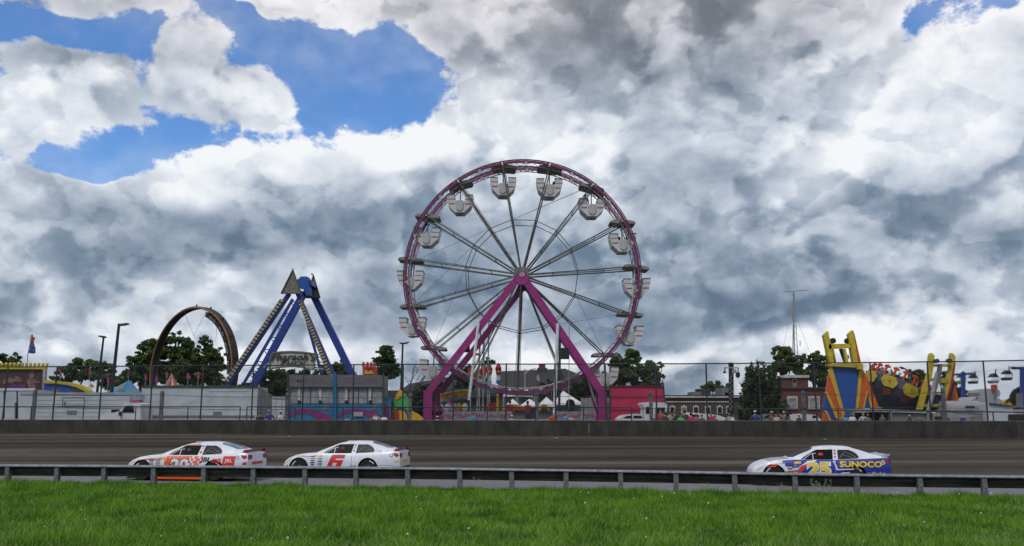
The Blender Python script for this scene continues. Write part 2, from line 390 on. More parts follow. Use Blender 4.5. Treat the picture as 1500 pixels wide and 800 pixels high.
def strip(name, ts, dz, m):
    mb = MB(); n = len(ts)
    vs = [road_pt(u, t, dz) for u in US for t in ts]
    mb.add(vs, [(i*n+j, (i+1)*n+j, (i+1)*n+j+1, i*n+j+1) for i in range(len(US)-1) for j in range(n-1)])
    return tag(mb.build(name, m), kind='structure')
strip('dirt_track', [.30,.36,.42,.5,.6,.7,.8,.88,.94,1.0], .0, 'dirt')
strip('asphalt_apron', [-.06,0,.1,.2,.302], .004, 'asphalt')
def grooves(m):
    nt = m.node_tree; N = nt.nodes; L = nt.links; b = N['Principled BSDF']; old = b.inputs['Base Color'].links[0].from_socket
    tc = N.new('ShaderNodeTexCoord'); c = None
    for sc, st, lo, hi, dark, light in ((1, (.012, 3.4, 1), .42, .62, .72, 1.22), (1, (1.6, 4.5, 1), .35, .68, .86, 1.10), (1, (.05, .16, 1), .35, .65, .84, 1.10)):
        mp = N.new('ShaderNodeMapping'); mp.inputs['Scale'].default_value = st; mp.inputs['Rotation'].default_value = (0, 0, .09); L.new(tc.outputs['Object'], mp.inputs[0])
        no = N.new('ShaderNodeTexNoise'); no.inputs['Scale'].default_value = sc; no.inputs['Detail'].default_value = 5; L.new(mp.outputs[0], no.inputs['Vector'])
        mr = N.new('ShaderNodeMapRange'); mr.inputs[1].default_value = lo; mr.inputs[2].default_value = hi; mr.inputs[3].default_value = dark; mr.inputs[4].default_value = light; L.new(no.outputs[0], mr.inputs[0])
        vm = N.new('ShaderNodeVectorMath'); vm.operation = 'SCALE'; L.new(old, vm.inputs[0]); L.new(mr.outputs[0], vm.inputs['Scale']); old = vm.outputs[0]
    L.new(old, b.inputs['Base Color'])
grooves(M['dirt'])
for i, (px, py, lab) in enumerate(((430,641.5,'scrap of white paper on the dirt under the wall above the number 6 car'),(812,643.5,'scrap of white paper on the dirt near the middle of the track'),(1194,645,'scrap of white paper on the dirt above the blue car'))):
    x, y = on_line(WA, WB, px, 640); y -= 1.3; mb = MB(); z = road_height(x, y)
    mb.add([(x-.16,y,z+.02),(x-.02,y-.05,z+.10),(x+.05,y,z+.05),(x+.19,y+.03,z+.13),(x+.12,y+.08,z+.02),(x-.05,y+.09,z+.03)], [(0,1,2),(2,1,3),(2,3,4),(0,2,4,5)])
    tag(mb.build('paper_scrap', 'tent'), lab, 'litter', 'litter on the track')
# infield under the grass and the great sheet of ground
def infield():
    mb = MB(); vs = []; rows = [-.055,-.12,-.3,-.5,-.8,-1.2,-3,-20]
    for u in US:
        a = rail_pt(u); b = wall_pt(u)
        for t in rows: vs.append((a[0]+(b[0]-a[0])*t, a[1]+(b[1]-a[1])*t, rail_z(u)*max(0, 1+t*1.2)+.006 if t > -19 else .0))
    n = len(rows); mb.add(vs, [(i*n+j, (i+1)*n+j, (i+1)*n+j+1, i*n+j+1) for i in range(len(US)-1) for j in range(n-1)])
    return tag(mb.build('infield_ground', 'soil'), kind='structure')
infield()
FZ = 1.1       # level of the fairground behind the wall
g = MB(); vs = []
for u in US:
    p = wall_pt(u); vs += [(p[0], p[1]+.35, FZ), (p[0]*1.0, 400, FZ), (p[0]*8, 4500, FZ-2)]
g.add(vs, [(i*3+j, (i+1)*3+j, (i+1)*3+j+1, i*3+j+1) for i in range(len(US)-1) for j in range(2)])
tag(g.build('fairground_ground', 'fairground'), kind='structure')
g = MB(); g.box((0, 0, -3), (9000, 9000, .5)); tag(g.build('ground', 'soil'), kind='structure')
# ---------------------------------------------------------------- guard rail
RPX = [12,84,153,226,299,372,447,522,598,674,750,829,909,990,1076,1164,1254,1346,1440]
RTOP = ([0,300,600,750,900,1080,1200,1500], [680.5,682.3,684.6,686.4,688.8,691.3,693.8,697.5])
RBOT = ([0,372,673,830,1076,1346,1500], [705.5,707.5,710.5,714,719.5,726,730])
rail = thing('guardrail', 'long steel guardrail on grey posts between grass and track', 'guardrail', (R0[0], R0[1], 0))
ang = math.atan2(RE[1], RE[0])
posts = []
for px in [-140,-63]+RPX+[1537,1637]:
    x, y = on_line(RA, RB, px, 700); top = W(px, np.interp(px, *RTOP), y).z; bot = W(px, np.interp(px, *RBOT), y).z
    posts.append((x, y, top, bot))
pm = MB(); h_ = .62
pm.box((0, -.02, .29), (.16, .17, .66)); pm.box((0, .09, .46), (.13, .07, .30)); proto_post = None
for i, (x, y, top, bot) in enumerate(posts):
    sc = (top-bot-.03)/.62
    if proto_post is None: proto_post = pm.build('rail_post', 'poststeel', rail, local=True); o = proto_post
    else: o = proto_post.copy(); col.objects.link(o)
    o.location = (x-R0[0], y-R0[1], bot-.02); o.rotation_euler = (random.uniform(-.02,.02), random.uniform(-.025,.025), ang); o.scale = (1, 1, sc)
# W beam: profile (out = towards the track, z below the top edge), seen from behind
def wbeam(y0):
    out = [(.0,0),(.055,-.012),(.085,-.05),(.075,-.10),(.02,-.145),(.0,-.19),(.02,-.235),(.075,-.28),(.085,-.33),(.055,-.37),(.0,-.385)]
    return out
BE = [0,1,3,5,7,9,11,13,15,17,19,21,22]
for a, b in zip(BE[:-1], BE[1:]):
    mb = MB(); pa, pb = posts[a], posts[min(b, len(posts)-1)]
    prf = wbeam(0); nrm = Vector((-RE[1], RE[0], 0))
    o_ = .008 if (a//2) % 2 else 0
    ring = []
    for (x, y, top, bot), ex in ((pa, -.12), (pb, .12)):
        base = Vector((x+RE[0]*ex, y+RE[1]*ex, top-.012))+nrm*(.10+o_)
        ring.append([base+nrm*p+Vector((0,0,q)) for p, q in prf]+[base+nrm*(p+.012)+Vector((0,0,q-.002)) for p, q in reversed(prf)])
    n = len(ring[0]); mb.add(ring[0]+ring[1], [(j, (j+1) % n, n+(j+1) % n, n+j) for j in range(n)])
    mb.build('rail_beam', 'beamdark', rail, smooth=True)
    mb = MB(); ring = []
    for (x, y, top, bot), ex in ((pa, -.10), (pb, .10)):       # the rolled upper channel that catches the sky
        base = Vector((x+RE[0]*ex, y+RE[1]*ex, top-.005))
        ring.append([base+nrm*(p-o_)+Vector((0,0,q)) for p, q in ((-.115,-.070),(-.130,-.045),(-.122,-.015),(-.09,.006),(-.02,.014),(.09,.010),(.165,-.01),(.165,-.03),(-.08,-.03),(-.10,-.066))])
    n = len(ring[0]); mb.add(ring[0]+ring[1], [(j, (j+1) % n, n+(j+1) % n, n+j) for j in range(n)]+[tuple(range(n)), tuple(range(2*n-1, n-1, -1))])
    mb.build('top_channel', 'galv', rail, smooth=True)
bm_ = MB()
for a in range(len(posts)): 
    x, y, top, bot = posts[a]; nrm = Vector((-RE[1], RE[0], 0))
    for dz in (-.055, -.08): bm_.ball(Vector((x, y, top+dz))-nrm*.135+Vector((RE[0], RE[1], 0))*.04*(1 if dz < -.06 else -1), .012, 6)
bm_.build('bolt_heads', 'darkgrey', rail)['kind'] = 'stuff'
# ---------------------------------------------------------------- concrete wall with chain link fence
wall = thing('concrete_wall', 'low dark stained concrete wall along the far edge of the dirt track', 'wall', (W0[0], W0[1], 1.3))
JX = [-900,-420,-110,204,424,637,863,1075,1283,1490,1720,2100,2700]
def wu(px):
    x, y = on_line(WA, WB, px, 630); return (x-W0[0])/WE[0]
for i in range(len(JX)-1):
    u0, u1 = wu(max(-700, JX[i])), wu(min(2300, JX[i+1])); mb = MB(); g_ = .012; n_ = Vector((-WE[1], WE[0], 0))
    o_ = random.uniform(-.008, .008)
    def P(u, d, z): a = wall_pt(u); return (a[0]+n_.x*d, a[1]+n_.y*d, z)
    zt = 2.21+random.uniform(-.006, .006)-.0009*(u0+u1)/2
    sec = [(0.0+o_, -.4), (.03+o_, 0), (.09+o_, zt-.10), (.09+o_, zt-.03), (.12, zt), (.32, zt), (.35, -.4)]
    ring = [[P(u, d, (wall_z(u)+z if z < 1 else z)) for d, z in sec] for u in (u0+g_, u1-g_)]
    n = len(sec); mb.add(ring[0]+ring[1], [(j, (j+1) % n, n+(j+1) % n, n+j) for j in range(n)]+[tuple(range(n)), tuple(range(2*n-1, n-1, -1))])
    ob = mb.build('wall_panel', 'concrete', wall)
    ob.data.materials.append(M['concrete_cap'])
    for p_ in ob.data.polygons:
        if p_.center.z+1.3 > zt-.02: p_.material_index = 1
fn = thing('chain_link_fence', 'tall chain link fence on dark pipe posts above the concrete wall', 'fence', (W0[0], W0[1], 2.2))
FTOP = ([0,70,300,650,880,1035,1275,1445,1500], [537.5,537,535.5,533.4,533,532.6,531,529,527])
FPX = [-210,-137,-65,5,78,146,220,294,369,443,517,590,664,741,814,888,962,1036,1115,1196,1279,1363,1446,1534,1622,1710]
# bays follow the measured posts
FPO = []
for px in FPX:
    x, y = on_line(WA, WB, px, 570); y += .2; FPO.append((x, y, W(px, np.interp(px, *FTOP), y).z))
pmb = MB(); pmb.tube([(0,0,-.02), (0,0,1)], .045, 8, cap=True)
pp_ = None
for i, (x, y, zt) in enumerate(FPO):
    if pp_ is None: pp_ = pmb.build('fence_post', 'fence', fn, local=True, smooth=True); o = pp_
    else: o = pp_.copy(); col.objects.link(o)
    o.location = (x-W0[0], y-W0[1], 0); o.scale = (1, 1, zt-2.2); o.rotation_euler = (0, random.uniform(-.012,.012), 0)
for i in range(len(FPO)-1):
    a, b = FPO[i], FPO[i+1]
    mb = MB(); mb.tube([(a[0], a[1], a[2]), ((a[0]+b[0])/2, (a[1]+b[1])/2, (a[2]+b[2])/2-.012), (b[0], b[1], b[2])], .034, 6); mb.build('top_rail', 'fence', fn, smooth=True)
    # diamond mesh of one bay
    mb = MB(); L_ = math.hypot(b[0]-a[0], b[1]-a[1]); H_ = (a[2]+b[2])/2-2.24; st = .125; e = ((b[0]-a[0])/L_, (b[1]-a[1])/L_); w = .006
    def Q(s, z, d): return (a[0]+e[0]*s, a[1]+e[1]*s+d, 2.22+z)
    k = -H_
    while k < L_:
        for sg in (1, -1):
            s0, s1 = max(k, 0), min(k+H_, L_)
            if s1 > s0:
                z0, z1 = s0-k, s1-k
                if sg < 0: z0, z1 = H_-z0, H_-z1
                vs = [Q(s0, z0+w, 0), Q(s1, z1+w, 0), Q(s1, z1-w, .005), Q(s0, z0-w, .005)]
                mb.add(vs, [(0,1,2,3)])
        k += st
    mb.build('wire_mesh', 'wire', fn)['kind'] = 'stuff'
# ---------------------------------------------------------------- cable barrier and pipe handrail behind the wall
cb = thing('cable_barrier', 'low barrier of thick grey steel posts and slack cables behind the wall', 'barrier', W(750, 612, 52.5))
CX = [52,238,421,601,786,953,1176,1381]; CT = [572,574,576,577,575,574,573,570]; pts = []
for px, ty in zip(CX, CT):
    Y = 52.5-(px-750)*.0025; p = W(px, ty, Y); q = p.copy(); q.z = FZ; pts.append(p)
    mb = MB(); lean = (px-750)*.00006
    mb.bar(q, p, .20, .16); mb.bar(p+Vector((0,0,-.02)), p+Vector((0,0,.05)), .15, .12); mb.build('barrier_post', 'poststeel', cb)
for dz, sag in ((-.18, .10), (-1.0, .06)):
    for a, b in zip(pts[:-1], pts[1:]):
        mb = MB(); mb.tube([a.lerp(b, t)+Vector((0, -.1, dz-4*sag*t*(1-t))) for t in (0,.2,.4,.5,.6,.8,1)], .016, 5); mb.build('cable', 'fence', cb)
for seg, lab in (((-30, 352), 'dark pipe handrail in front of the white trailers'), ((362, 925), 'dark pipe handrail in front of the booth and the ferris wheel'), ((1076, 1530), 'dark pipe handrail in front of the brick building and spinning rides')):
    hr = thing('pipe_handrail', lab, 'handrail', W(seg[0], 612, 51.6), 'handrails behind the wall')
    def hp(px): Y = 51.6-(px-750)*.0028; y_ = 596+(px > 400)*.8+max(0, (px-900))*.012; return W(px, y_, Y)
    mb = MB(); mb.tube([hp(x) for x in (seg[0], (seg[0]+seg[1])/2, seg[1])], .035, 6); mb.build('pipe', 'fence', hr)
    n = max(2, round((seg[1]-seg[0])/73))
    for i in range(n+1):
        p = hp(seg[0]+(seg[1]-seg[0])*i/n); mb = MB(); mb.tube([(p.x, p.y, FZ), p], .035, 6); mb.build('pipe_post', 'fence', hr)
# ---------------------------------------------------------------- grass
def vnoise(x, y, s, seed=0):
    rs = np.random.RandomState(seed); T = rs.rand(128, 128); x = x*s; y = y*s
    xi = np.floor(x).astype(int); yi = np.floor(y).astype(int); fx = x-xi; fy = y-yi; fx = fx*fx*(3-2*fx); fy = fy*fy*(3-2*fy)
    g_ = lambda a, b: T[a % 128, b % 128]
    return (g_(xi, yi)*(1-fx)+g_(xi+1, yi)*fx)*(1-fy)+(g_(xi, yi+1)*(1-fx)+g_(xi+1, yi+1)*fx)*fy
def blades(name, n, m, h0, h1, w0, keep=None, seed=1, edge=-.045):
    rs = np.random.RandomState(seed)
    u = rs.uniform(-26, 24, n); yy = 14.5+(rs.rand(n)**1.15)*17.5
    x = R0[0]+u*.98; ry = R0[1]+RE[1]/RE[0]*(x-R0[0])
    y = np.minimum(yy, ry-rs.rand(n)*.35-.02*0); x = x*1.0
    cl = vnoise(x, y, .9, 3)*.5+vnoise(x, y, 2.7, 4)*.5
    ok = (np.abs(x) < .64*y+.6) & (yy < ry+.9)
    if keep is not None: ok &= keep(x, y, rs)
    x, y, cl = x[ok], y[ok], cl[ok]; k = len(x)
    h = (h0+(h1-h0)*rs.rand(k)**1.5)*(.25+1.5*cl**1.3); a = rs.uniform(0, math.pi, k); w = w0*(.6+.8*rs.rand(k))
    lx = rs.normal(0, .45, k)*h; ly = rs.normal(0, .45, k)*h
    zg = np.where(True, -.02-.0052*(x-R0[0]), 0)*np.clip((y-6)/22, 0, 1)
    v = np.empty((k, 3, 3)); v[:, 0] = np.c_[x-np.cos(a)*w, y-np.sin(a)*w, zg]; v[:, 1] = np.c_[x+np.cos(a)*w, y+np.sin(a)*w, zg]; v[:, 2] = np.c_[x+lx, y+ly, zg+h]
    me = bpy.data.meshes.new(name); me.vertices.add(k*3); me.vertices.foreach_set('co', v.ravel())
    me.loops.add(k*3); me.loops.foreach_set('vertex_index', np.arange(k*3, dtype=np.int32)); me.polygons.add(k)
    me.polygons.foreach_set('loop_start', np.arange(0, k*3, 3, dtype=np.int32)); me.update(calc_edges=True); me.materials.append(M[m])
    o = bpy.data.objects.new(name, me); col.objects.link(o); return o
tag(blades('grass', 560000, 'blade', .05, .24, .011), 'bright green mown grass of the infield in front of the guardrail', 'grass', kind='stuff')
tag(blades('dry_grass', 110000, 'dryblade', .07, .24, .007, keep=lambda x, y, rs: vnoise(x, y, .6, 9)+.5*vnoise(x, y, 2.2, 10) >.50+.75*rs.rand(len(x))-np.clip(21.5-y, 0, 4)*.08, seed=5), 'pale dry blades scattered among the green grass', 'grass', kind='stuff')
tag(blades('rail_weeds', 26000, 'blade', .10, .30, .008, keep=lambda x, y, rs: (y > R0[1]+RE[1]/RE[0]*(x-R0[0])-.36) & (vnoise(x, y*0, .8, 12)+.3*vnoise(x, y*0, 3.1, 13) > .50+.5*rs.rand(len(x))), seed=8), 'tufts of longer grass growing along the foot of the guardrail', 'grass', kind='stuff')
def weed(px, h, n, lab):
    x, y = on_line(RA, RB, px, 700); y -= .22; z = -.02-.0052*(x-R0[0]); w = thing('tall_weed', lab, 'weed', (x, y, z), 'seeding weeds at the guardrail')
    st, sd = MB(), MB()
    for i in range(n):
        b = Vector((random.uniform(-.35,.35), random.uniform(-.1,.1), 0)); t = b+Vector((random.uniform(-.14,.14), random.uniform(-.08,.08), h*random.uniform(.55,1)))
        st.tube([b, b.lerp(t, .5)+Vector((.02,0,0)), t], .004, 3)
        for q in range(7):
            c = t+Vector((random.uniform(-.05,.05), random.uniform(-.04,.04), random.uniform(-.13,.02))); st.tube([t-Vector((0,0,.1)), c], .0025, 3); sd.ball(c, random.uniform(.006,.014), 4)
        for q in range(3):
            c = b+Vector((random.uniform(-.1,.1), random.uniform(-.05,.05), random.uniform(.08,.25))); st.add([b+Vector((-.012,0,0)), b+Vector((.012,0,0)), c], [(0,1,2)])
    st.build('stem', 'dryblade', w, local=True); sd.build('seed_heads', 'grey', w, local=True)['kind'] = 'stuff'
for px, h, n, lab in ((712,.45,4,'thin weed stalks before the guardrail right of the white car number 6'),(1045,.36,5,'low dry weed leaning left of the blue race car'),(1132,.42,6,'seeding weed in front of the nose of the blue race car'),(1200,.55,14,'tallest bushy seeding weed in front of the blue race car door'),(1385,.3,5,'short seed stalks right of the blue race car'),(806,.32,3,'two bent dry stalks near the middle of the guardrail')):
    weed(px, h, n, lab)
fl = MB(); rs = random.Random(4)
for i in range(46):
    y = rs.uniform(17, 28); x = rs.uniform(-.6, .6)*y; fl.ball((x, y, rs.uniform(.10,.15)), rs.uniform(.012,.026), 6)
tag(fl.build('clover_flowers', 'tent'), 'tiny white clover flowers dotted through the grass', 'flowers', kind='stuff')
# ---------------------------------------------------------------- stock cars (x runs from nose to tail, near side is -y)
STX = [0,.04,.12,.28,.55,.93,1.48,2.2,3.0,3.7,4.2,4.6,4.80,4.87,4.90]
SHZ = [.47,.55,.64,.745,.85,.915,.955,.955,.96,.985,1.01,1.03,1.035,1.00,.90]
HWX = [.66,.74,.83,.915,.965,.985,.985,.97,.965,.985,.985,.955,.92,.90,.88]
BOT = [.12,.10,.10,.11,.13,.14,.15,.15,.15,.15,.16,.20,.25,.30,.36]
def ip(a, x): return float(np.interp(x, STX, a))
def section(x):
    w, s, b = ip(HWX, x), ip(SHZ, x), ip(BOT, x); h = s-b
    return [(.0, b), (w*.90, b), (w*.965, b+.035), (w*.985, b+.3*h), (w, b+.52*h), (w*.992, b+.70*h), (w*.955, b+.88*h), (w*.90, s-.012), (w*.82, s+.01), (w*.55, s+.028), (0, s+.04)]
def side_y(x, z):
    pts = section(x)[2:8]; return float(np.interp(z, [p[1] for p in pts], [p[0] for p in pts]))
CTX = [1.36,1.70,2.24,2.49,2.80,3.12,3.58,3.95,4.38,4.74]
CTZ = [.955,1.10,1.315,1.375,1.405,1.415,1.385,1.285,1.13,1.045]
def cab_w(x, z):
    wb = float(np.interp(x, [1.3,1.9,3.6,4.74], [.80,.86,.86,.78])); wt = float(np.interp(x, [1.3,2.2,3.6,4.74], [.62,.585,.585,.55]))
    return wb-(wb-wt)*(z-.93)/.44
WHX = (.745, 3.61)
def px_(poly): return [((X-108)/238, (439-Y)/244) for X, Y in poly]
def patch(mb, pts, faces, fn, k=0, maxlen=.12):
    bm = bmesh.new(); vs = [bm.verts.new((p[0], p[1], 0)) for p in pts]
    for f in faces:
        try: bm.faces.new([vs[i] for i in f])
        except ValueError: pass
    bmesh.ops.triangulate(bm, faces=bm.faces)
    for _ in range(4):
        es = [e for e in bm.edges if e.calc_length() > maxlen]
        if not es: break
        bmesh.ops.subdivide_edges(bm, edges=es, cuts=1); bmesh.ops.triangulate(bm, faces=[f for f in bm.faces if len(f.verts) > 3])
    bm.verts.index_update(); mb.add([fn(v.co.x, v.co.y) for v in bm.verts], [[v.index for v in f.verts] for f in bm.faces], k); bm.free()
def sidef(off): return lambda x, z: (x, -side_y(x, z)-off, z)
def cabf(off, s=-1): return lambda x, z: (x, s*(cab_w(x, z)+off), z)
def bolt(vs, x0, z0, x1, z1, shear=0):
    xs = [v[0] for v in vs]; ys = [v[1] for v in vs]; a, b, c, d = min(xs), max(xs), min(ys), max(ys)
    return [(x0+(v[0]-a)/(b-a)*(x1-x0)+shear*(v[1]-c)/(d-c)*(z1-z0), z0+(v[1]-c)/(d-c)*(z1-z0)) for v in vs]
def stock_car(label, px, Y, spec):
    c = W(px, 690, Y); z = road_height(c.x, c.y)
    car = thing('race_car', label, 'race car', (c.x, c.y, z), 'stock cars on the track')
    car.rotation_euler = (math.atan2(.0,1), 0, ang-spec.get('yaw', 0)); car.scale = spec.get('scale', (1,1,1))
    NS = 64; xs = sorted(set([round(4.9*i/NS, 3) for i in range(NS+1)]+STX)); mb = MB(); rings = []
    for x in xs:
        s = section(x); rings.append([(x, -p[0], p[1]) for p in s]+[(x, p[0], p[1]) for p in s[-2:0:-1]])
    n = len(rings[0]); mb.add([p for r in rings for p in r], [(i*n+j, i*n+(j+1) % n, (i+1)*n+(j+1) % n, (i+1)*n+j) for i in range(len(xs)-1) for j in range(n)]+[tuple(range(n)), tuple((len(xs)-1)*n+j for j in range(n-1, -1, -1))])
    body = mb.build('body', [spec['base'], spec['top'], 'black', spec['nose']], car, local=True)
    for wx in WHX:       # wheel arches are cut out of the body
        cm = MB(); cm.cyl((wx-2.45+2.45, 0, .37), .415, 2.4, 28, ax='y'); cu = cm.build('cutter', 'black', car, local=True)
        md = body.modifiers.new('cut', 'BOOLEAN'); md.object = cu; md.operation = 'DIFFERENCE'; md.solver = 'EXACT'
        bpy.context.view_layer.update()
        me = bpy.data.meshes.new_from_object(body.evaluated_get(bpy.context.evaluated_depsgraph_get())); body.modifiers.clear(); body.data = me; bpy.data.objects.remove(cu)
    me = body.data
    for p in me.polygons:
        cx, cy, cz = p.center; k = 0
        if any((cx-wx)**2+(cz-.37)**2 < .412**2 for wx in WHX) and abs(p.normal.y) < .5: k = 2
        elif any(abs((cx-wx)**2+(cz-.37)**2-.415**2) < .01 for wx in WHX) and abs(p.normal.y) < .3: k = 2
        elif p.normal.z > .55: k = 1
        elif cx < spec.get('nosex', 0)-(cz-.5)*.6: k = 3
        p.material_index = k
    me.polygons.foreach_set('use_smooth', [True]*len(me.polygons)); me.set_sharp_from_angle(angle=R(32))
    # greenhouse
    mb = MB(); rings = []
    CX_ = sorted(set(list(np.linspace(1.36, 4.74, 30))+CTX))
    for x in CX_:
        zt = float(np.interp(x, CTX, CTZ)); w = cab_w(x, zt-.03); wb = cab_w(x, .90)
        r = [(wb, .90), (w+.004, zt-.035), (w-.03, zt-.008), (w*.5, zt+.018), (0, zt+.024)]
        rings.append([(x, -a, b) for a, b in r]+[(x, a, b) for a, b in r[-2::-1]])
    n = len(rings[0]); mb.add([p for r in rings for p in r], [(i*n+j, i*n+(j+1) % n, (i+1)*n+(j+1) % n, (i+1)*n+j) for i in range(len(rings)-1) for j in range(n)]+[tuple(range(n)), tuple((len(rings)-1)*n+j for j in range(n-1, -1, -1))])
    cabin = mb.build('cabin', spec['roof'], car, local=True, smooth=True)
    def topz(x, y):
        zt = float(np.interp(x, CTX, CTZ)); w = cab_w(x, zt-.03); return zt+.026-.036*(abs(y)/w)**2
    def topf(off): return lambda x, y: (x, y, topz(x, y)+off)
    # windows
    fw = px_([(518,214),(560,183),(640,134),(668,122),(808,118),(795,206),(650,210)])
    mb = MB(); patch(mb, [(x-.03 if i < 2 else x, z) for i, (x, z) in enumerate(fw)], [range(len(fw))], cabf(.010)); dw = mb.build('driver_window', 'glass', cabin, local=True)
    mb = MB(); patch(mb, fw, [range(len(fw))], cabf(.010, 1)); mb.build('passenger_window', 'glass', cabin, local=True)
    qw = px_([(848,122),(945,122),(985,140),(1010,162),(1020,186),(992,200),(838,204)])
    mb = MB(); patch(mb, qw, [range(len(qw))], cabf(.010)); q_ = mb.build('quarter_window', 'quarterglass', cabin, local=True)
    mb = MB(); patch(mb, qw, [range(len(qw))], cabf(.010, 1)); mb.build('quarter_window', 'quarterglass', cabin, local=True)
    mb = MB()        # roll bars and window braces behind the glass edge
    for a, b in (((535,212),(610,160)),((610,160),(660,152)),((628,206),(630,158))):
        (x0,z0),(x1,z1) = px_([a])[0], px_([b])[0]; mb.bar((x0,-cab_w(x0,z0)-.02,z0),(x1,-cab_w(x1,z1)-.02,z1),.026,.012)
    mb.build('window_brace', 'white', cabin, local=True)
    mb = MB()
    for a, b in (((850,196),(905,140)),((905,140),(995,182)),((870,160),(980,196))):
        (x0,z0),(x1,z1) = px_([a])[0], px_([b])[0]; mb.bar((x0,-cab_w(x0,z0)-.016,z0),(x1,-cab_w(x1,z1)-.016,z1),.022,.006)
    mb.build('roll_bar', 'midgrey', cabin, local=True)
    mb = MB()        # window net
    for i in range(9):
        X = 668+i*15; (x0,z0),(x1,z1) = px_([(X,203)])[0], px_([(X+4,130)])[0]; mb.bar((x0,-cab_w(x0,z0)-.014,z0),(x1,-cab_w(x1,z1)-.014,z1),.012,.004)
    for i in range(6):
        Yq = 132+i*14; (x0,z0),(x1,z1) = px_([(668,Yq)])[0], px_([(794,Yq-2)])[0]; mb.bar((x0,-cab_w(x0,z0)-.016,z0),(x1,-cab_w(x1,z1)-.016,z1),.012,.004)
    mb.build('window_net', 'netgrey', cabin, local=True)['kind'] = 'stuff'
    mb = MB(); hx, hz = px_([(700,170)])[0]; mb.ball((hx, -cab_w(hx, hz)+.02, hz-.03), (.12,.05,.13), 10); mb.build('helmet', spec.get('helmet', 'darkgrey'), cabin, local=True)
    mb = MB(); ws = [(1.50,-.62),(2.16,-.52),(2.30,-.3),(2.33,0),(2.30,.3),(2.16,.52),(1.50,.62),(1.44,.3),(1.42,0),(1.44,-.3)]
    patch(mb, ws, [range(len(ws))], topf(.006)); mb.build('windshield', 'glass', cabin, local=True)
    mb = MB(); ws = [(3.70,-.53),(4.30,-.50),(4.36,-.25),(4.38,0),(4.36,.25),(4.30,.50),(3.70,.53),(3.63,.3),(3.60,0),(3.63,-.3)]
    patch(mb, ws, [range(len(ws))], topf(.006)); mb.build('rear_window', 'rearglass', cabin, local=True)
    mb = MB(); mb.box((3.0, -.40, topz(3.0,.40)+.010), (.8, .016, .022)); mb.build('roof_rail', 'white', cabin, local=True)
    # hood edge, splitter, skirt
    mb = MB(); mb.prism([(.0,-.72,.07),(.25,-.93,.07),(.25,.93,.07),(.0,.72,.07),(-.07,.45,.07),(-.07,-.45,.07)], (0,0,.03)); mb.build('splitter', 'black', car, local=True)
    mb = MB(); mb.box((2.18, -.955, .12), (2.0, .02, .11)); mb.box((2.18, .955, .12), (2.0, .02, .11)); mb.build('side_skirt', spec['skirt'], car, local=True)
    mb = MB(); gx = [(-.005,-.45,.20),(-.005,.45,.20),(-.005,.40,.40),(-.005,-.40,.40)]; mb.prism(gx, (.02,0,0)); mb.build('grille', 'black', car, local=True)
    mb = MB(); mb.prism([(.02,-.50,.915+.0),(.5,-.5,.915),(.5,.5,.915),(.02,.5,.915)], (0,0,.001))
    mb = MB(); hb = [(.60,-.68),(1.36,-.66),(1.36,.66),(.60,.68)]; patch(mb, hb, [range(4)], lambda x, y: (x, y, np.interp(x, STX, SHZ)+.046-.03*(y/.9)**2)); mb.build('hood_panel', spec['hood'], car, local=True)
    # lamps (printed on), tail panel
    mb = MB(); hl = [(.10,.50),(.17,.62),(.36,.73),(.50,.77),(.40,.70),(.22,.56)]; patch(mb, hl, [range(6)], sidef(.006), maxlen=.06); mb.build('headlight', 'lamp', car, local=True)
    mb = MB(); tl = [(4.60,.98),(4.78,.985),(4.86,.88),(4.78,.80),(4.68,.86)]; patch(mb, tl, [range(5)], sidef(.006), maxlen=.06); mb.build('taillight', 'tail', car, local=True)
    bx = lambda z: float(np.interp(z, [.3,.36,.90,1.0,1.04], [4.87,4.905,4.905,4.875,4.81]))+.004
    for sy in (-1, 1):
        mb = MB(); mb.prism([(bx(z), sy*y, z) for y, z in ((.86,.97),(.50,.95),(.52,.82),(.86,.78))], (.012,0,0)); mb.build('taillight', 'tail', car, local=True)
    mb = MB(); mb.prism([(bx(.5), y, z) for y, z in ((-.5,.70),(.5,.70),(.5,.60),(-.5,.60))], (.012,0,0)); mb.prism([(bx(.4), y, z) for y, z in ((-.85,.36),(.85,.36),(.8,.42),(-.8,.42))], (.014,0,0), 1); mb.build('bumper_trim', [spec['bump'], 'black'], car, local=True)
    mb = MB()
    mb.prism([(4.62,-.80,1.05),(4.70,-.80,1.14),(4.93,-.80,1.17),(4.91,-.80,1.10),(4.78,-.80,1.04)] , (0,.02,0)); mb.prism([(4.62,.78,1.05),(4.70,.78,1.14),(4.93,.78,1.17),(4.91,.78,1.10),(4.78,.78,1.04)], (0,.02,0))
    mb.prism([(4.72,-.79,1.03),(4.83,-.79,1.155),(4.85,-.79,1.155),(4.75,-.79,1.03)], (0,1.58,0)); mb.build('spoiler', spec['spoiler'], car, local=True)
    for pl in ([(1.655,.16),(1.670,.16),(1.665,.92),(1.650,.92)], [(2.90,.16),(2.915,.16),(2.945,.93),(2.930,.93)], [(1.00,.815),(1.01,.80),(1.52,.86),(1.52,.872)], [(4.02,.50),(4.88,.46),(4.88,.473),(4.02,.512)]):
        mb = MB(); patch(mb, pl, [range(4)], sidef(.0125), maxlen=.1); mb.build('panel_seam', 'decalgrey', car, local=True)
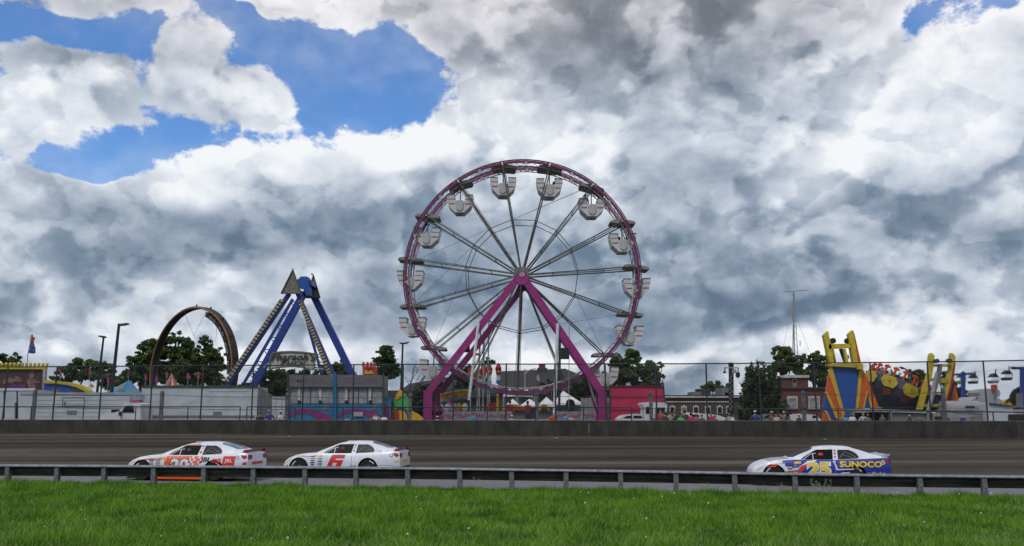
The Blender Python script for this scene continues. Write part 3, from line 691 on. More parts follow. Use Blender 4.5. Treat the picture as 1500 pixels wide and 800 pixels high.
    # wheels
    for wx in WHX:
        for sy in (-1, 1):
            mb = MB(); y0 = sy*.80; pr = [(.20,-.13),(.335,-.135),(.362,-.10),(.366,0),(.362,.10),(.335,.135),(.20,.13)]
            vs = [(wx+math.cos(a)*r, y0+q, .37+math.sin(a)*r) for r, q in pr for a in [2*math.pi*j/28 for j in range(28)]]
            mb.add(vs, [(i*28+j, i*28+(j+1) % 28, (i+1)*28+(j+1) % 28, (i+1)*28+j) for i in range(6) for j in range(28)])
            w_ = thing('wheel', None, None, (0,0,0)); w_.parent = car; mb.build('tyre', 'rubber', w_, local=True, smooth=True)
            mb = MB(); mb.cyl((wx, y0+sy*.03, .37), .205, .16, 24, ax='y'); mb.cyl((wx, y0+sy*.12, .37), .05, .05, 10, ax='y', k=1)
            for q in range(5):
                a = 2*math.pi*q/5; mb.cyl((wx+.09*math.cos(a), y0+sy*.115, .37+.09*math.sin(a)), .018, .02, 6, ax='y', k=1)
            mb.build('rim', ['rimdark', 'grey'], w_, local=True)
            if sy < 0:
                mb = MB(); pts = [(wx+math.cos(a)*.29, y0-.137, .37+math.sin(a)*.29) for a in np.linspace(R(35), R(80) if wx > 2 else R(60), 8)]
                pts = pts if wx > 2 else [(wx+math.cos(a)*.29, y0-.137, .37+math.sin(a)*.29) for a in np.linspace(R(115), R(160), 8)]
                for a, b in zip(pts[:-1], pts[1:]): mb.bar(a, b, .035, .004)
                mb.build('tyre_lettering', 'white', w_, local=True)
    # painted decals
    for nm, mt, items in spec['decals']:
        mb = MB()
        for it in items:
            k = it.get('k', 0); f = {'side': sidef, 'cab': cabf, 'top': topf}[it.get('on', 'side')](it.get('off', .006))
            if 'poly' in it: patch(mb, it['poly'], [range(len(it['poly']))], f, k, .09)
            else:
                vs, fs = text_mesh(it['text'], bold=it.get('bold', .03)); patch(mb, bolt(vs, *it['box'], shear=it.get('shear', 0)), fs, f, k, .16)
        o = mb.build(nm, mt, car, local=True)
        if nm in ('sponsor_decals', 'pillar_decal', 'checker_pattern'): o['kind'] = 'stuff'
    return car
def cmat(n, rgb, r=.38): M[n] = mat(n, rgb, r, var=.09, scale=2.2, coat=.12)
cmat('carwhite', (.66,.70,.78)); cmat('carblue', (.018,.028,.30)); cmat('carorange', (.78,.10,.012)); cmat('carred', (.66,.025,.02)); cmat('caryellow', (.78,.55,.03)); cmat('carsilver', (.36,.40,.47))
cmat('lamp', (.55,.48,.36)); cmat('tail', (.22,.012,.02)); cmat('netgrey', (.018,.018,.020)); cmat('rimdark', (.03,.03,.033)); cmat('carred2', (.22,.02,.03)); cmat('decalblack', (.015,.015,.02)); cmat('decalgrey', (.22,.24,.27))
M['quarterglass'] = mat('quarter_glass', (.030,.033,.036), .4, var=.3, scale=3, spec=.12); M['rearglass'] = mat('rear_glass', (.10,.12,.15), .12, var=.2, spec=.8)
def rnd_logos(x0, z0, x1, z1, cols, n, rs, w=.2, h=.05, off=.007):
    out = []
    for i in range(n):
        for j in range(cols):
            cx = x0+(x1-x0)*(j+.5)/cols; cz = z0+(z1-z0)*(i+.5)/n; ww, hh = w*rs.uniform(.7,1), h*rs.uniform(.7,1)
            out.append(dict(poly=[(cx-ww/2,cz-hh/2),(cx+ww/2,cz-hh/2),(cx+ww/2,cz+hh/2),(cx-ww/2,cz+hh/2)], k=rs.choice((0,0,0,1,1,0,3)), off=off))
    return out
def disc(x, z, r, n=14): return [(x+r*math.cos(2*math.pi*i/n), z+r*math.sin(2*math.pi*i/n)) for i in range(n)]
M['netgrey'] = mat('window_netting', (.012,.012,.013), .95, var=0, spec=.05)
rs = random.Random(2)
PILL = [dict(poly=[(2.98,1.30),(3.05,1.30),(3.04,1.24),(2.97,1.24)], on='cab', off=.008, k=0), dict(poly=[(2.97,1.20),(3.03,1.20),(3.02,1.14),(2.96,1.14)], on='cab', off=.008, k=1), dict(poly=[(2.95,1.09),(3.02,1.09),(3.01,1.02),(2.94,1.02)], on='cab', off=.008, k=0)]
# white number 6
def q6(z0, z1, f0, f1): X = lambda z, f: 1.915+(z-.35)*.42+.52*f; return [(X(z0,f0),z0),(X(z0,f1),z0),(X(z1,f1),z1),(X(z1,f0),z1)]
def num(t, x0, z0, x1, z1, shear, off, k=0, bold=.03): return dict(text=t, box=(x0, z0, x1, z1), shear=shear, off=off, k=k, bold=bold)
C6 = dict(base='carwhite', top='carwhite', nose='carwhite', roof='carwhite', hood='darkgrey', skirt='carwhite', spoiler='carred2', bump='caryellow', helmet='carred2', decals=[
 ('number', ['decalblack','carred','carwhite'], [dict(poly=q6(.33,.89,-.04,1.04), off=.005, k=0), dict(poly=q6(.35,.87,0,1), off=.008, k=1), dict(poly=q6(.685,.745,.42,1.05), off=.011, k=2), dict(poly=q6(.455,.575,.34,.64), off=.011, k=2)]),
 ('sponsor_decals', ['decalblack','decalgrey','carblue','carred'], rnd_logos(1.16,.38,1.50,.86,1,6,rs)+rnd_logos(1.50,.38,1.78,.78,1,4,rs)+rnd_logos(2.86,.36,3.14,.50,2,2,rs,.13,.05)+rnd_logos(.62,.80,1.0,.87,3,1,rs,.11,.03)),
 ('yellow_decal', ['caryellow','carred'], [dict(poly=[(1.48,.80),(1.60,.87),(1.80,.88),(1.74,.80)], off=.007), dict(poly=[(.16,.40),(.30,.36),(.32,.44),(.22,.50)], off=.007, k=1), dict(poly=[(4.70,.60),(4.86,.60),(4.87,.68),(4.70,.68)], off=.007)]),
 ('fuel_cap', ['decalblack','carwhite'], [dict(poly=disc(4.56,.885,.075), off=.008), dict(poly=disc(4.56,.885,.052), off=.011, k=1)]),
 ('script_decal', ['carred2'], [dict(text='Cook', box=(3.86,1.02,4.12,1.12), on='cab', off=.008, bold=.02)]),
 ('pillar_decal', ['decalblack','carred'], PILL)])

# orange and white number 20
def checks(x0, z0, c, nx, nz, sh, k, off):
    return [dict(poly=[(x0+i*c+sh*(z0+j*c-z0), z0+j*c), (x0+(i+1)*c+sh*j*c, z0+j*c), (x0+(i+1)*c+sh*(j+1)*c, z0+(j+1)*c), (x0+i*c+sh*(j+1)*c, z0+(j+1)*c)], k=k, off=off) for i in range(nx) for j in range(nz) if (i+j) % 2 == 0]
C20 = dict(base='carwhite', top='carwhite', nose='carwhite', roof='carwhite', hood='decalgrey', skirt='carorange', spoiler='carred2', bump='carred', decals=[
 ('door_panel', ['carorange'], [dict(poly=[(1.55,.22),(2.80,.22),(2.96,.92),(1.72,.92)], off=.005)]+checks(2.66,.23,.085,4,8,.22,0,.0052+.002)),
 ('checker_pattern', ['carwhite'], checks(2.66-.17,.23,.085,3,8,.22,0,.009)),
 ('number', ['decalblack','carwhite'], [num('20', 1.83,.32,2.65,.85,.05,.007,0,.08), num('20', 1.87,.345,2.61,.825,.05,.010,1,.045)]),
 ('side_stripe', ['carred'], [dict(poly=[(.50,.745),(.80,.80),(1.35,.80),(1.62,.86),(1.66,.82),(1.38,.755),(.82,.765)], off=.006), dict(poly=[(4.70,.60),(4.86,.60),(4.87,.70),(4.72,.70)], off=.006)]),
 ('script_lettering', ['decalblack'], [num('JBL', 3.04,.66,3.47,.88,.18,.008,0,.04)]),
 ('red_lettering', ['carred'], [num('.com', 3.50,.67,3.88,.83,.05,.008,0,.03)]),
 ('logo_square', ['carred','carwhite'], [dict(poly=[(3.93,.55),(4.40,.53),(4.43,.92),(3.96,.92)], off=.007), num('JBL', 4.02,.66,4.33,.82,.03,.010,1,.03)]),
 ('sponsor_decals', ['decalblack','decalgrey','carblue','caryellow'], rnd_logos(1.02,.55,1.52,.78,2,4,rs,.2,.045)),
 ('yellow_decal', ['caryellow'], [dict(poly=[(1.42,.82),(1.50,.90),(1.68,.90),(1.62,.83)], off=.008)]),
 ('roof_panel', ['carorange'], [dict(poly=[(2.06,-.50),(2.86,-.5),(2.80,.5),(2.06,.5)], on='top', off=.006), dict(poly=[(2.08,1.27),(2.86,1.375),(2.87,1.345),(2.2,1.30)], on='cab', off=.008)]),
 ('fuel_cap', ['decalgrey','carwhite'], [dict(poly=disc(4.50,.875,.07), off=.009), dict(poly=disc(4.50,.875,.045), off=.012, k=1)]),
 ('pillar_decal', ['decalblack','caryellow'], PILL)])
# blue, white and yellow number 25
C25 = dict(base='carblue', top='carwhite', nose='carwhite', nosex=1.30, roof='carwhite', hood='carsilver', skirt='carblue', spoiler='carsilver', bump='carwhite', helmet='carred', decals=[
 ('red_stripe', ['carwhite','carred'], [dict(poly=[(1.16,.50),(1.62,.56),(2.00,.86),(2.30,.90),(2.28,.94),(1.96,.90),(1.60,.66),(1.14,.60)], off=.005), dict(poly=[(1.14,.40),(1.70,.48),(1.96,.80),(1.74,.74),(1.58,.58),(1.14,.52)], off=.008, k=1), dict(poly=[(1.14,.37),(1.7,.44),(1.72,.48),(1.14,.41)], off=.0095)]),
 ('number', ['carwhite','caryellow'], [num('25', 1.87,.33,2.78,.89,.08,.006,0,.085), num('25', 1.92,.36,2.73,.86,.08,.010,1,.045)]),
 ('white_bolt', ['carwhite','carred'], [dict(poly=[(2.86,.90),(2.98,.92),(2.94,.86),(3.02,.62),(3.60,.64),(3.56,.60),(2.96,.58),(2.90,.82)], off=.006), dict(poly=[(2.90,.36),(3.16,.50),(3.45,.52),(3.38,.47),(3.20,.42),(3.10,.36)], off=.006), dict(poly=[(3.02,.36),(3.18,.46),(3.38,.475),(3.28,.42),(3.2,.36)], off=.009, k=1)]),
 ('sponsor_lettering', ['decalblack','caryellow'], [num('SUNOCO', 3.06,.67,4.60,.925,.10,.008,0,.075), num('SUNOCO', 3.08,.69,4.57,.905,.10,.011,1,.035)]),
 ('sponsor_decals', ['decalgrey','decalblack','carred','carwhite'], rnd_logos(1.22,.44,1.62,.78,2,5,rs,.19,.045,.011)),
 ('yellow_decal', ['caryellow','decalblack','carwhite','carred'], [dict(poly=[(1.46,.80),(1.52,.88),(1.74,.88),(1.70,.80)], off=.008), dict(poly=[(.48,.66),(.62,.72),(.88,.75),(.80,.68)], off=.008, k=3), dict(poly=[(.66,.76),(.72,.80),(.98,.81),(.92,.77)], off=.008, k=0)]),
 ('script_decal', ['carwhite','carred'], [num('Comfort', 4.20,.40,4.66,.53,.1,.008,0,.07), num('Comfort', 4.23,.415,4.63,.515,.1,.011,1,.01)]),
 ('fuel_cap', ['carwhite','decalgrey'], [dict(poly=disc(4.62,.86,.075), off=.008), dict(poly=disc(4.62,.86,.05), off=.011, k=1)]),
 ('pillar_decal', ['carred','decalblack'], PILL)])
C6['yaw'] = 0.0
stock_car('white stock car with red number 6 on its door, middle of the three', 423.5, 36.3, C6)
stock_car('white and orange stock car lettered JBL.com with number 20 on an orange door', 199.5, 34.1, C20)
stock_car('blue and white stock car with yellow number 25 and SUNOCO lettering', 1097.5, 33.2, C25)
M['doorgrey'] = mat('gondola_door', (.40,.41,.41), .5, var=.12)
# ---------------------------------------------------------------- ferris wheel
WY = 65.0
hubw = W(764.5, 405, WY)
wheel = thing('ferris_wheel', 'giant magenta ferris wheel with twelve white gondolas on two leaning A-frames', 'ferris wheel', (hubw.x, hubw.y, FZ))
HZ = hubw.z-FZ; YAW = R(3.2)
RR = 9.02
def wp(r, deg, d):
    a = R(deg); x, z = r*math.sin(a), r*math.cos(a); return Vector((x*math.cos(YAW)+d*math.sin(YAW), d*math.cos(YAW)-x*math.sin(YAW), HZ+z))
ANG = [-9.5+24*i for i in range(15)]
DD = 1.0
def ring(mb, r0, r1, d0, d1, n=90, k=0):
    vs = []
    for i in range(n):
        a = 360*i/n; vs += [wp(r0, a, d0), wp(r1, a, d0), wp(r1, a, d1), wp(r0, a, d1)]
    mb.add(vs, [(i*4+j, i*4+(j+1) % 4, ((i+1) % n)*4+(j+1) % 4, ((i+1) % n)*4+j) for i in range(n) for j in range(4)], k)
for d in (-DD, DD):
    # each rim is fifteen bolted arcs of painted sheet
    for i, a0 in enumerate(ANG):
        mb = MB(); vs = []; m_ = 7
        for q in range(m_):
            a = a0+.25+23.5*q/(m_-1); vs += [wp(8.77, a, d-.05), wp(8.97, a, d-.05), wp(8.97, a, d+.05), wp(8.77, a, d+.05)]
        mb.add(vs, [(q*4+j, q*4+(j+1) % 4, (q+1)*4+(j+1) % 4, (q+1)*4+j) for q in range(m_-1) for j in range(4)]+[(3,2,1,0), tuple((m_-1)*4+j for j in range(4))])
        seg = mb.build('rim_section', 'purpleshade' if d < 0 else 'purple', wheel, local=True)  # near rim gets the magenta with shade put into its colour
        mb = MB(); am = a0+12
        mb.prism([wp(8.66, am-1.5, d-.07), wp(8.92, am, d-.07), wp(8.66, am+1.5, d-.07)], (0, -.02, 0)); mb.build('gusset', 'rimgrey', seg, local=True)
    mb = MB(); mb.tube([wp(9.04, 4*i, d) for i in range(90)], .048, 5, closed=True); mb.build('light_tube', 'darkgrey', wheel, local=True, smooth=True)
    mb = MB(); mb.tube([wp(8.58, 4*i, d*.8) for i in range(90)], .042, 5, closed=True); mb.build('inner_hoop', 'rimgrey', wheel, local=True, smooth=True)
    mb = MB()
    pts = [wp(4.32, a, d*1.0) for a in ANG]; mb.tube(pts, .032, 5, closed=True); mb.build('stay_ring', 'spokes', wheel, local=True)
mb = MB()
for i, a in enumerate(ANG):        # rim lacing between the two rims
    for j in range(4):
        b0 = a+6*j; mb.tube([wp(8.60, b0, -DD*.8), wp(8.60, b0+3, DD*.8), wp(8.60, b0+6, -DD*.8)], .035, 4); mb.tube([wp(8.58, b0, -DD*.8), wp(8.74, b0+1.5, -DD), wp(8.58, b0+3, -DD*.8), wp(8.74, b0+4.5, -DD), wp(8.58, b0+6, -DD*.8)], .022, 4)
mb.build('rim_lacing', 'rimgrey', wheel, local=True)
for a in ANG:
    for d in (-DD, DD):
        mb = MB(); off = 1.1*(1 if d < 0 else -1)
        r0 = wp(.50, a, d*.75); r1 = wp(8.70, a, d)
        mb.tube([r0, r1], .052, 5)
        # light lattice of the spoke: second chord and small ties
        c0 = wp(.55, a+6*(1 if d < 0 else -1), d*.75); c1 = wp(8.68, a+.9*(1 if d < 0 else -1), d*.82); mb.tube([c0, c1], .022, 4)
        mb.build('spoke', 'spokes', wheel, local=True)
    for r in (2.4, 4.32, 6.3):
        mb = MB(); mb.tube([wp(r, a, -DD*.92), wp(r, a, DD*.92)], .03, 5); mb.build('cross_tie', 'spokes', wheel, local=True)
    mb = MB(); mb.tube([wp(8.72, a, -DD-.12), wp(8.72, a, DD+.12)], .07, 8); mb.build('axle', 'rimgrey', wheel, local=True)
cab_ = [(-58.5, 2), (14, 3), (-106, 1)]
for a0, a1 in ((-82.5-1, -33.5),(-105.5, -57.5),(37.5, 14.5-24),(62-24, 14.5-24),(134.5, 86.5+24),(-129.5,-81.5),(110.5,158.5)):
    mb = MB(); mb.tube([wp(8.6, a0, -DD), wp(4.32, a1, -DD)], .012, 4); mb.build('cable', 'spokes', wheel, local=True)
mb = MB(); c = wp(0, 0, 0)
def disc_ring(mb, r, d0, d1, n=20, k=0):
    vs = [wp(r, 360*i/n, d) for d in (d0, d1) for i in range(n)]
    mb.add(vs, [tuple(range(n)), tuple(range(2*n-1, n-1, -1))]+[(j, (j+1) % n, n+(j+1) % n, n+j) for j in range(n)], k)
disc_ring(mb, .30, -1.9, 1.9); disc_ring(mb, .62, -.86, -.74); disc_ring(mb, .62, .74, .86)
mb.build('hub', 'canopygrey', wheel, local=True)
mb = MB(); mb.box(wp(0,0,0)+Vector((.1,.2,-.75)), (.75, .6, .65)); mb.build('hub_drive', 'black', wheel, local=True)
# A-frames
def at(px, py, Y): p = W(px, py, Y); return Vector((p.x-wheel.location.x, p.y-wheel.location.y, p.z-wheel.location.z))
NY, FY = WY-1.95, WY+1.95
def leg(name, a, b, Y, w, m):
    mb = MB(); A, B = at(*a, Y), at(*b, Y); mb.bar(A, B, w, .32); return mb.build(name, m, wheel, local=True)
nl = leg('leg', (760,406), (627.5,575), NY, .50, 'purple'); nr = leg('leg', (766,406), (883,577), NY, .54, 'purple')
fl_ = leg('leg', (770,416), (645,575), FY, .46, 'purpleshade'); fr = leg('leg', (766,411), (878,574), FY, .55, 'purpleshade')
mb = MB(); c = at(764.5, 403, NY); mb.prism([c+Vector(v)+Vector((0,-.20,0)) for v in ((-.55,0,-.45),(-.30,0,.25),(.30,0,.25),(.55,0,-.45),(.2,0,-.75),(-.2,0,-.75))], (0,.40,0)); mb.cyl(c+Vector((0,-.22,0)), .2, .06, 14, ax='y', k=1); mb.build('bearing_head', ['purple','rimgrey'], wheel, local=True)
mb = MB()       # light strip ribs along the inner edge of the right leg
A, B = at(770, 430, NY), at(868, 571, NY); t = (B-A).normalized(); n_ = Vector((t.z, 0, -t.x)); n_ = n_ if n_.x > 0 else -n_
mb.tube([A+n_*.52, B+n_*.52], .05, 5)
for i in range(24):
    p = A.lerp(B, i/23); mb.bar(p+n_*.2, p+n_*.52, .05)
mb.build('ladder', 'spokes', wheel, local=True)
mb = MB(); A, B = at(700, 470, FY-.3), at(642, 556, FY-.3); t = (B-A).normalized(); n_ = Vector((-t.z, 0, t.x)); n_ = n_ if n_.x > 0 else -n_
for i in range(16): p = A.lerp(B, i/15); mb.bar(p+n_*.15, p+n_*.50, .07)
mb.build('ladder', 'black', wheel, local=True)
def post(px, Y, w, y0, y1=640, m='purple'): mb = MB(); a, b = at(px, y0, Y), at(px, 600, Y); b = Vector((a.x*.5+b.x*.5, b.y, 0)); mb.bar(Vector((a.x, a.y, a.z)), Vector((a.x, a.y, 0)), w, .4); return mb.build('foot_post', m, wheel, local=True)
post(627, NY, .62, 572); post(641, FY, .42, 572, m='purpleshade'); post(882.5, NY, .62, 574); post(877, FY, .45, 574, m='purpleshade')
for a, b, w, m in (((632,590),(652,618),.42,'purple'),((646,592),(664,616),.14,'rimgrey'),((655,586),(684,618),.16,'purple'),((874,612),(850,622),.35,'purple'),((862,556),(876,606),.14,'rimgrey'),((866,580),(878,614),.18,'purple'),((650,600),(630,616),.3,'purple')):
    mb = MB(); mb.bar(at(*a, NY+.5), at(*b, NY+.5), w, .12); mb.build('brace', m, wheel, local=True)
for a, b, w, m, Y in (((701,473),(687,586),.22,'white',NY-.3),((704,482),(698,618),.14,'rimgrey',FY),((709,486),(707,618),.16,'rimgrey',FY),((716,470),(714,618),.12,'rimgrey',FY),((817,474),(812,608),.24,'white',NY-.3),((820,496),(819,618),.2,'darkgrey',FY),((834,470),(833,600),.05,'rimgrey',NY),((780,408),(781,470),.0001,'rimgrey',NY)):
    if w > .01: mb = MB(); mb.tube([at(*a, Y), at(*b, Y)], w/2, 8); mb.build('jack_strut', m, wheel, local=True, smooth=True)
for p, s, m, Y in (((683,511),(.50,.5,.5),'black',NY+.4),((827,518),(.62,.5,.80),'black',NY-.4)):
    mb = MB(); mb.box(at(*p, Y), s); mb.build('motor_box', m, wheel, local=True)
mb = MB(); mb.tube([at(692,519,FY), at(702,519,FY)], .1, 8); mb.build('motor_box', 'red', wheel, local=True)
# platform trailer under the wheel
mb = MB(); a, b = at(650, 604, NY-.4), at(872, 604, NY-.4); mb.box(((a.x+b.x)/2, a.y+2.4, .62), (b.x-a.x, 4.6, .9)); mb.build('platform', 'grey', wheel, local=True)
rs = random.Random(9)
for i in range(11):
    x0 = a.x+(b.x-a.x)*i/11; mb = MB(); mb.box((x0+.5, a.y-.02, 1.34), (.94, .05, .62), 0)
    for q in range(4): mb.box((x0+.2+.2*q, a.y-.06, 1.36+rs.uniform(-.1,.1)), (.13, .03, rs.uniform(.12,.3)), 1)
    if i not in (5, 6, 7): mb.build('platform_panel', ['tubgrey', 'purple'], wheel, local=True)
# gondolas: the first one is made, the others are copies
def gondola():
    g = thing('gondola', None, None); g.parent = wheel
    mb = MB()
    # tub: two high seats facing each other round a foot well (outline seen from the front)
    out = [(-.98,-.98),(-.78,-2.02),(-.36,-2.34),(.36,-2.34),(.78,-2.02),(.98,-.98),(.42,-.98),(.34,-1.42),(-.34,-1.42),(-.42,-.98)]
    out = [(-1.0,-1.22),(-.86,-1.78),(-.34,-2.30),(.34,-2.30),(.86,-1.78),(1.0,-1.22),(.46,-1.22),(.34,-1.40),(-.34,-1.40),(-.46,-1.22)]
    for (d0, d1, sc) in ((-.72, .72, 1.0),):
        mb.prism([(x*sc, d0, z) for x, z in out], (0, d1-d0, 0))
    mb.build('tub', 'tub', g, local=True)
    for s in (-1, 1):
        mb = MB(); mb.box((s*.72, 0, -1.05), (.56, 1.5, .36), 0); mb.box((s*.72, 0, -.90), (.60, 1.54, .07), 1); mb.build('seat_back', ['tub', 'canopygrey'], g, local=True)
        mb = MB(); mb.box((s*.62, -.735, -1.62), (.44, .02, .07)); mb.build('stripe', 'pink', g, local=True)
        mb = MB(); mb.box((s*.66, -.735, -1.24), (.60, .02, .04)); mb.build('seam', 'tubgrey', g, local=True)
    mb = MB(); mb.prism([(-.24,-.80,-1.36),(-.30,-.80,-1.5),(-.27,-.80,-2.02),(-.10,-.80,-2.16),(.10,-.80,-2.16),(.27,-.80,-2.02),(.30,-.80,-1.5),(.24,-.80,-1.36)], (0,1.6,0)); mb.build('door', 'doorgrey', g, local=True)
    mb = MB(); mb.tube([(0,0,-2.1), (0,0,0)], .045, 8); mb.cyl((0,0,-2.34), .12, .1, 10); mb.build('hanger_post', 'grey', g, local=True)
    return g
def canopy(g, tilt):
    mb = MB(); rt = Matrix.Rotation(-R(tilt), 3, 'Y'); pts = []
    o = [(-1.0,-.03),(-.93,-.12),(.93,-.12),(1.0,-.03),(.95,.10),(.5,.17),(-.5,.17),(-.90,.10)]
    vs = []
    for d, s in ((-.85,.9),(-.6,1),(.6,1),(.85,.9)): vs += [rt @ Vector((x*s, d, z*s)) for x, z in o]
    n = 8; mb.add(vs, [(i*n+j, i*n+(j+1) % n, (i+1)*n+(j+1) % n, (i+1)*n+j) for i in range(3) for j in range(n)]+[tuple(range(n)), tuple(3*n+j for j in range(n-1, -1, -1))])
    mb.build('canopy', 'canopylight', g, local=True)
TILT = {-9.5:4, 14.5:4, 38.5:14, 62.5:3, 86.5:9, 110.5:3, 134.5:0, -33.5:-14, -57.5:4, -81.5:5, -105.5:0, -129.5:3}
protog = None
HANG = [a for a in ANG if not 140 < a % 360 < 220]      # the three lowest axles carry no gondola
for a in HANG:
    if protog is None: protog = gondola(); gg = protog; 
    else: gg = copy_tree(protog, wheel)
    gg.location = wp(8.72, a, 0)
for gg, a in zip([o for o in wheel.children if o.name.startswith('gondola')], HANG):
    aa = a if a <= 180 else a-360
    canopy(gg, -TILT.get(aa, 0) if aa in TILT else 0)
    gg.rotation_euler = (0, R(random.uniform(-1.5, 1.5)), 0)
# ---------------------------------------------------------------- the fair, from left to right
def tpx(name, label, cat, px, py, Y, group=None):
    p = W(px, py, Y); return thing(name, label, cat, (p.x, Y, FZ), group)
def part(name, m, parent, fn): mb = MB(); fn(mb); return mb.build(name, m, parent)
def pts_px(l, Y): return [W(x, y, Y) for x, y in l]
# mural front with bulbs
t = tpx('mural_stall', 'painted dark mural ride front with a yellow bulb-topped frame', 'ride front', 32, 590, 76)
part('mural_panel', ['mural'], t, lambda b: b.rect(-30, 541, 62, 575, 76, .2))
for i in range(13):
    pass
part('painted_figure', ['mural2','mural'], t, lambda b: (b.pp([(41,574),(42,566),(39,560),(41,555),(44,553),(48,553),(51,556),(58,559),(57,561),(51,561),(52,566),(54,574)], 75.95, .03), b.pp([(43,552),(43,547),(46,545),(50,546),(51,551),(48,553)], 75.95, .03), b.pp([(42,546),(52,546),(49,543.5),(45,543.5)], 75.9, .03, 1)))
part('painted_lettering', ['mural2'], t, lambda b: b.pp([(3,560),(6,555),(10,557),(14,553),(19,555),(24,551),(30,554),(33,558),(29,560),(22,559),(17,562),(11,560),(6,563)], 75.95, .03))
part('painted_smoke', ['mural3'], t, lambda b: b.pp([(3,568),(8,563),(15,565),(22,561),(30,564),(38,562),(39,572),(28,571),(18,573),(3,573)], 75.95, .03))
part('yellow_beam', ['yellow'], t, lambda b: b.rect(-30, 536.5, 67, 541, 75.8, .3))
part('corner_post', ['grey'], t, lambda b: b.pp([(61.5,577),(65.5,577),(66.5,541),(63,541)], 75.8, .3))
for i in range(16):
    part('bulb', ['yellow'], t, lambda b: b.ball(W(1.5+6.0*(i-4)+(.0), 533.6+i*.03, 75.8)+Vector((0,.15,0)), (.14,.14,.19), 8)).name = 'bulb'
# flag
f = tpx('flag', 'draped red and blue flag hanging from a thin pole over the mural ride front', 'flag', 40, 600, 77)
part('flagpole', 'grey', f, lambda b: b.tube([W(40,560,77), W(40.5,520,77), W(47,490,77)], .045, 6))
part('blue_cloth', 'blue', f, lambda b: b.pp([(41.5,517),(43.5,504),(49,503.5),(51,510),(51,517.5),(46,518)], 77, .12))
part('red_cloth', 'red', f, lambda b: b.pp([(43.5,504),(44.8,492),(46.5,489.5),(48,494),(51,494.5),(49.5,497),(48.5,499),(49,503.5)], 77, .12))
part('star', 'white', f, lambda b: [b.pp([(x-.5,y-.5),(x+.5,y-.5),(x+.5,y+.5),(x-.5,y+.5)], 76.95, .02) for x, y in ((44,512),(47,507),(49,513))])['kind'] = 'stuff'
# round blue ride cover with yellow rim
t = tpx('ride_cover', 'low blue ride canopy with a curved thick yellow rim', 'ride canopy', 95, 600, 74)
part('blue_panel', 'blue2', t, lambda b: b.pp([(64,577),(64,561),(75,560.6),(92,562),(105,565.5),(116,577)], 74, .8))
part('brown_panel', 'mural', t, lambda b: b.pp([(114,577),(107,569),(96,563.2),(104,563.5),(117,567.5),(128,577)], 73.9, .5))
part('yellow_rim', 'yellow', t, lambda b: b.pp([(65,561.5),(65,557),(78,557.8),(95,559.5),(110,562.3),(122,567),(130,573),(132,577),(126,577),(123,573),(113,568),(98,564),(82,562)], 73.8, .9))
part('painted_rocket', 'mural2', t, lambda b: b.pp([(75,573),(79,568),(84,571),(91,573.5),(85,576),(78,576)], 73.95, .03))
# blue striped tent
def tent(label, px0, px1, ytop, ybase, Y, cols, n=8, r_front=None, peak=None):
    cx = (px0+px1)/2; pk = W(peak if peak else cx, ytop, Y); a, b_ = W(px0, ybase, Y), W(px1, ybase, Y); r = (b_.x-a.x)/2; c = Vector(((a.x+b_.x)/2, Y, a.z))
    t = thing('tent', label, 'tent', (c.x, Y, FZ)); zt = pk.z-c.z
    for i in range(n):
        a0, a1 = 2*math.pi*i/n, 2*math.pi*(i+1)/n; mb = MB(); rows = []
        for q in (0,.25,.5,.75,1): 
            rr = r*(1-q)*(1-.35*q*(1-q)*1.6); z = c.z+zt*q
            rows.append([(c.x+(pk.x-c.x)*q+rr*math.cos(a), Y+rr*math.sin(a), z) for a in (a0, a1)])
        mb.add([p for rw in rows for p in rw], [(j*2, j*2+1, j*2+3, j*2+2) for j in range(4)])
        mb.build('canopy_panel', cols[i % len(cols)], t)
    mb = MB()
    for i in range(n):
        a0 = 2*math.pi*i/n; mb.bar((c.x+r*.97*math.cos(a0), Y+r*.97*math.sin(a0), FZ), (c.x+r*.97*math.cos(a0), Y+r*.97*math.sin(a0), c.z), .08)
    mb.build('tent_frame', 'grey', t)
    return t
tent('wide sky blue carnival tent behind the white trailers', 146, 212, 557, 579, 88, ['skyblue','teal','skyblue','skyblue'], 12, peak=190)
tent('small cone tent striped orange, purple and pale blue between the trees and the trailer', 240, 263, 546.5, 566, 92, ['orange','mural3','yellow2','pink','skyblue'], 15)
rs = random.Random(11)
for i, (x, y, lab) in enumerate(((88,547,'left of the two lamp posts'),(131,545,'just left of the short lamp post'),(158,557,'right of the black lamp post'),(188,546,'darkest, over the blue tent'),(213,553,'left of the loop track foot'),(229,556,'inside the loop track foot'),(244,549,'above the striped cone tent'),(275,551,'widest, before the big tree'),(290,551,'right of the widest one'))):
    m_ = 'pink' if i != 3 else 'mural3'; t = tpx('pennant', 'small pink drooping pennant '+lab, 'pennant', x, 600, 84, 'pink pennants over the midway')
    wd = 2.2 if i != 7 else 4
    part('pennant_pole', 'grey', t, lambda b: b.tube([W(x-.5, 600, 84), W(x, y-5, 84)], .03, 4))
    part('cloth', m_, t, lambda b: b.pp([(x,y-5),(x+wd*.6,y-2),(x+wd,y+3),(x+wd*.3,y+5),(x-wd*.6,y+3),(x-wd*.4,y-2)], 83.9, .08))
for x, y in ((134,565),(176,568),(197,573)):
    t = tpx('orange_pennant', {134:'orange pennant left of the blue tent',176:'yellow flower shaped ornament on the blue tent',197:'orange ornament at the right foot of the blue tent'}[x], 'ornament', x, 600, 82)
    part('cloth', 'yellow2', t, lambda b: b.pp([(x-3,y+2),(x-1,y-4),(x+4,y+1),(x+1,y+3)], 82, .1)); part('pole', 'grey', t, lambda b: b.tube([W(x, 600, 82), W(x, y, 82)], .03, 4))
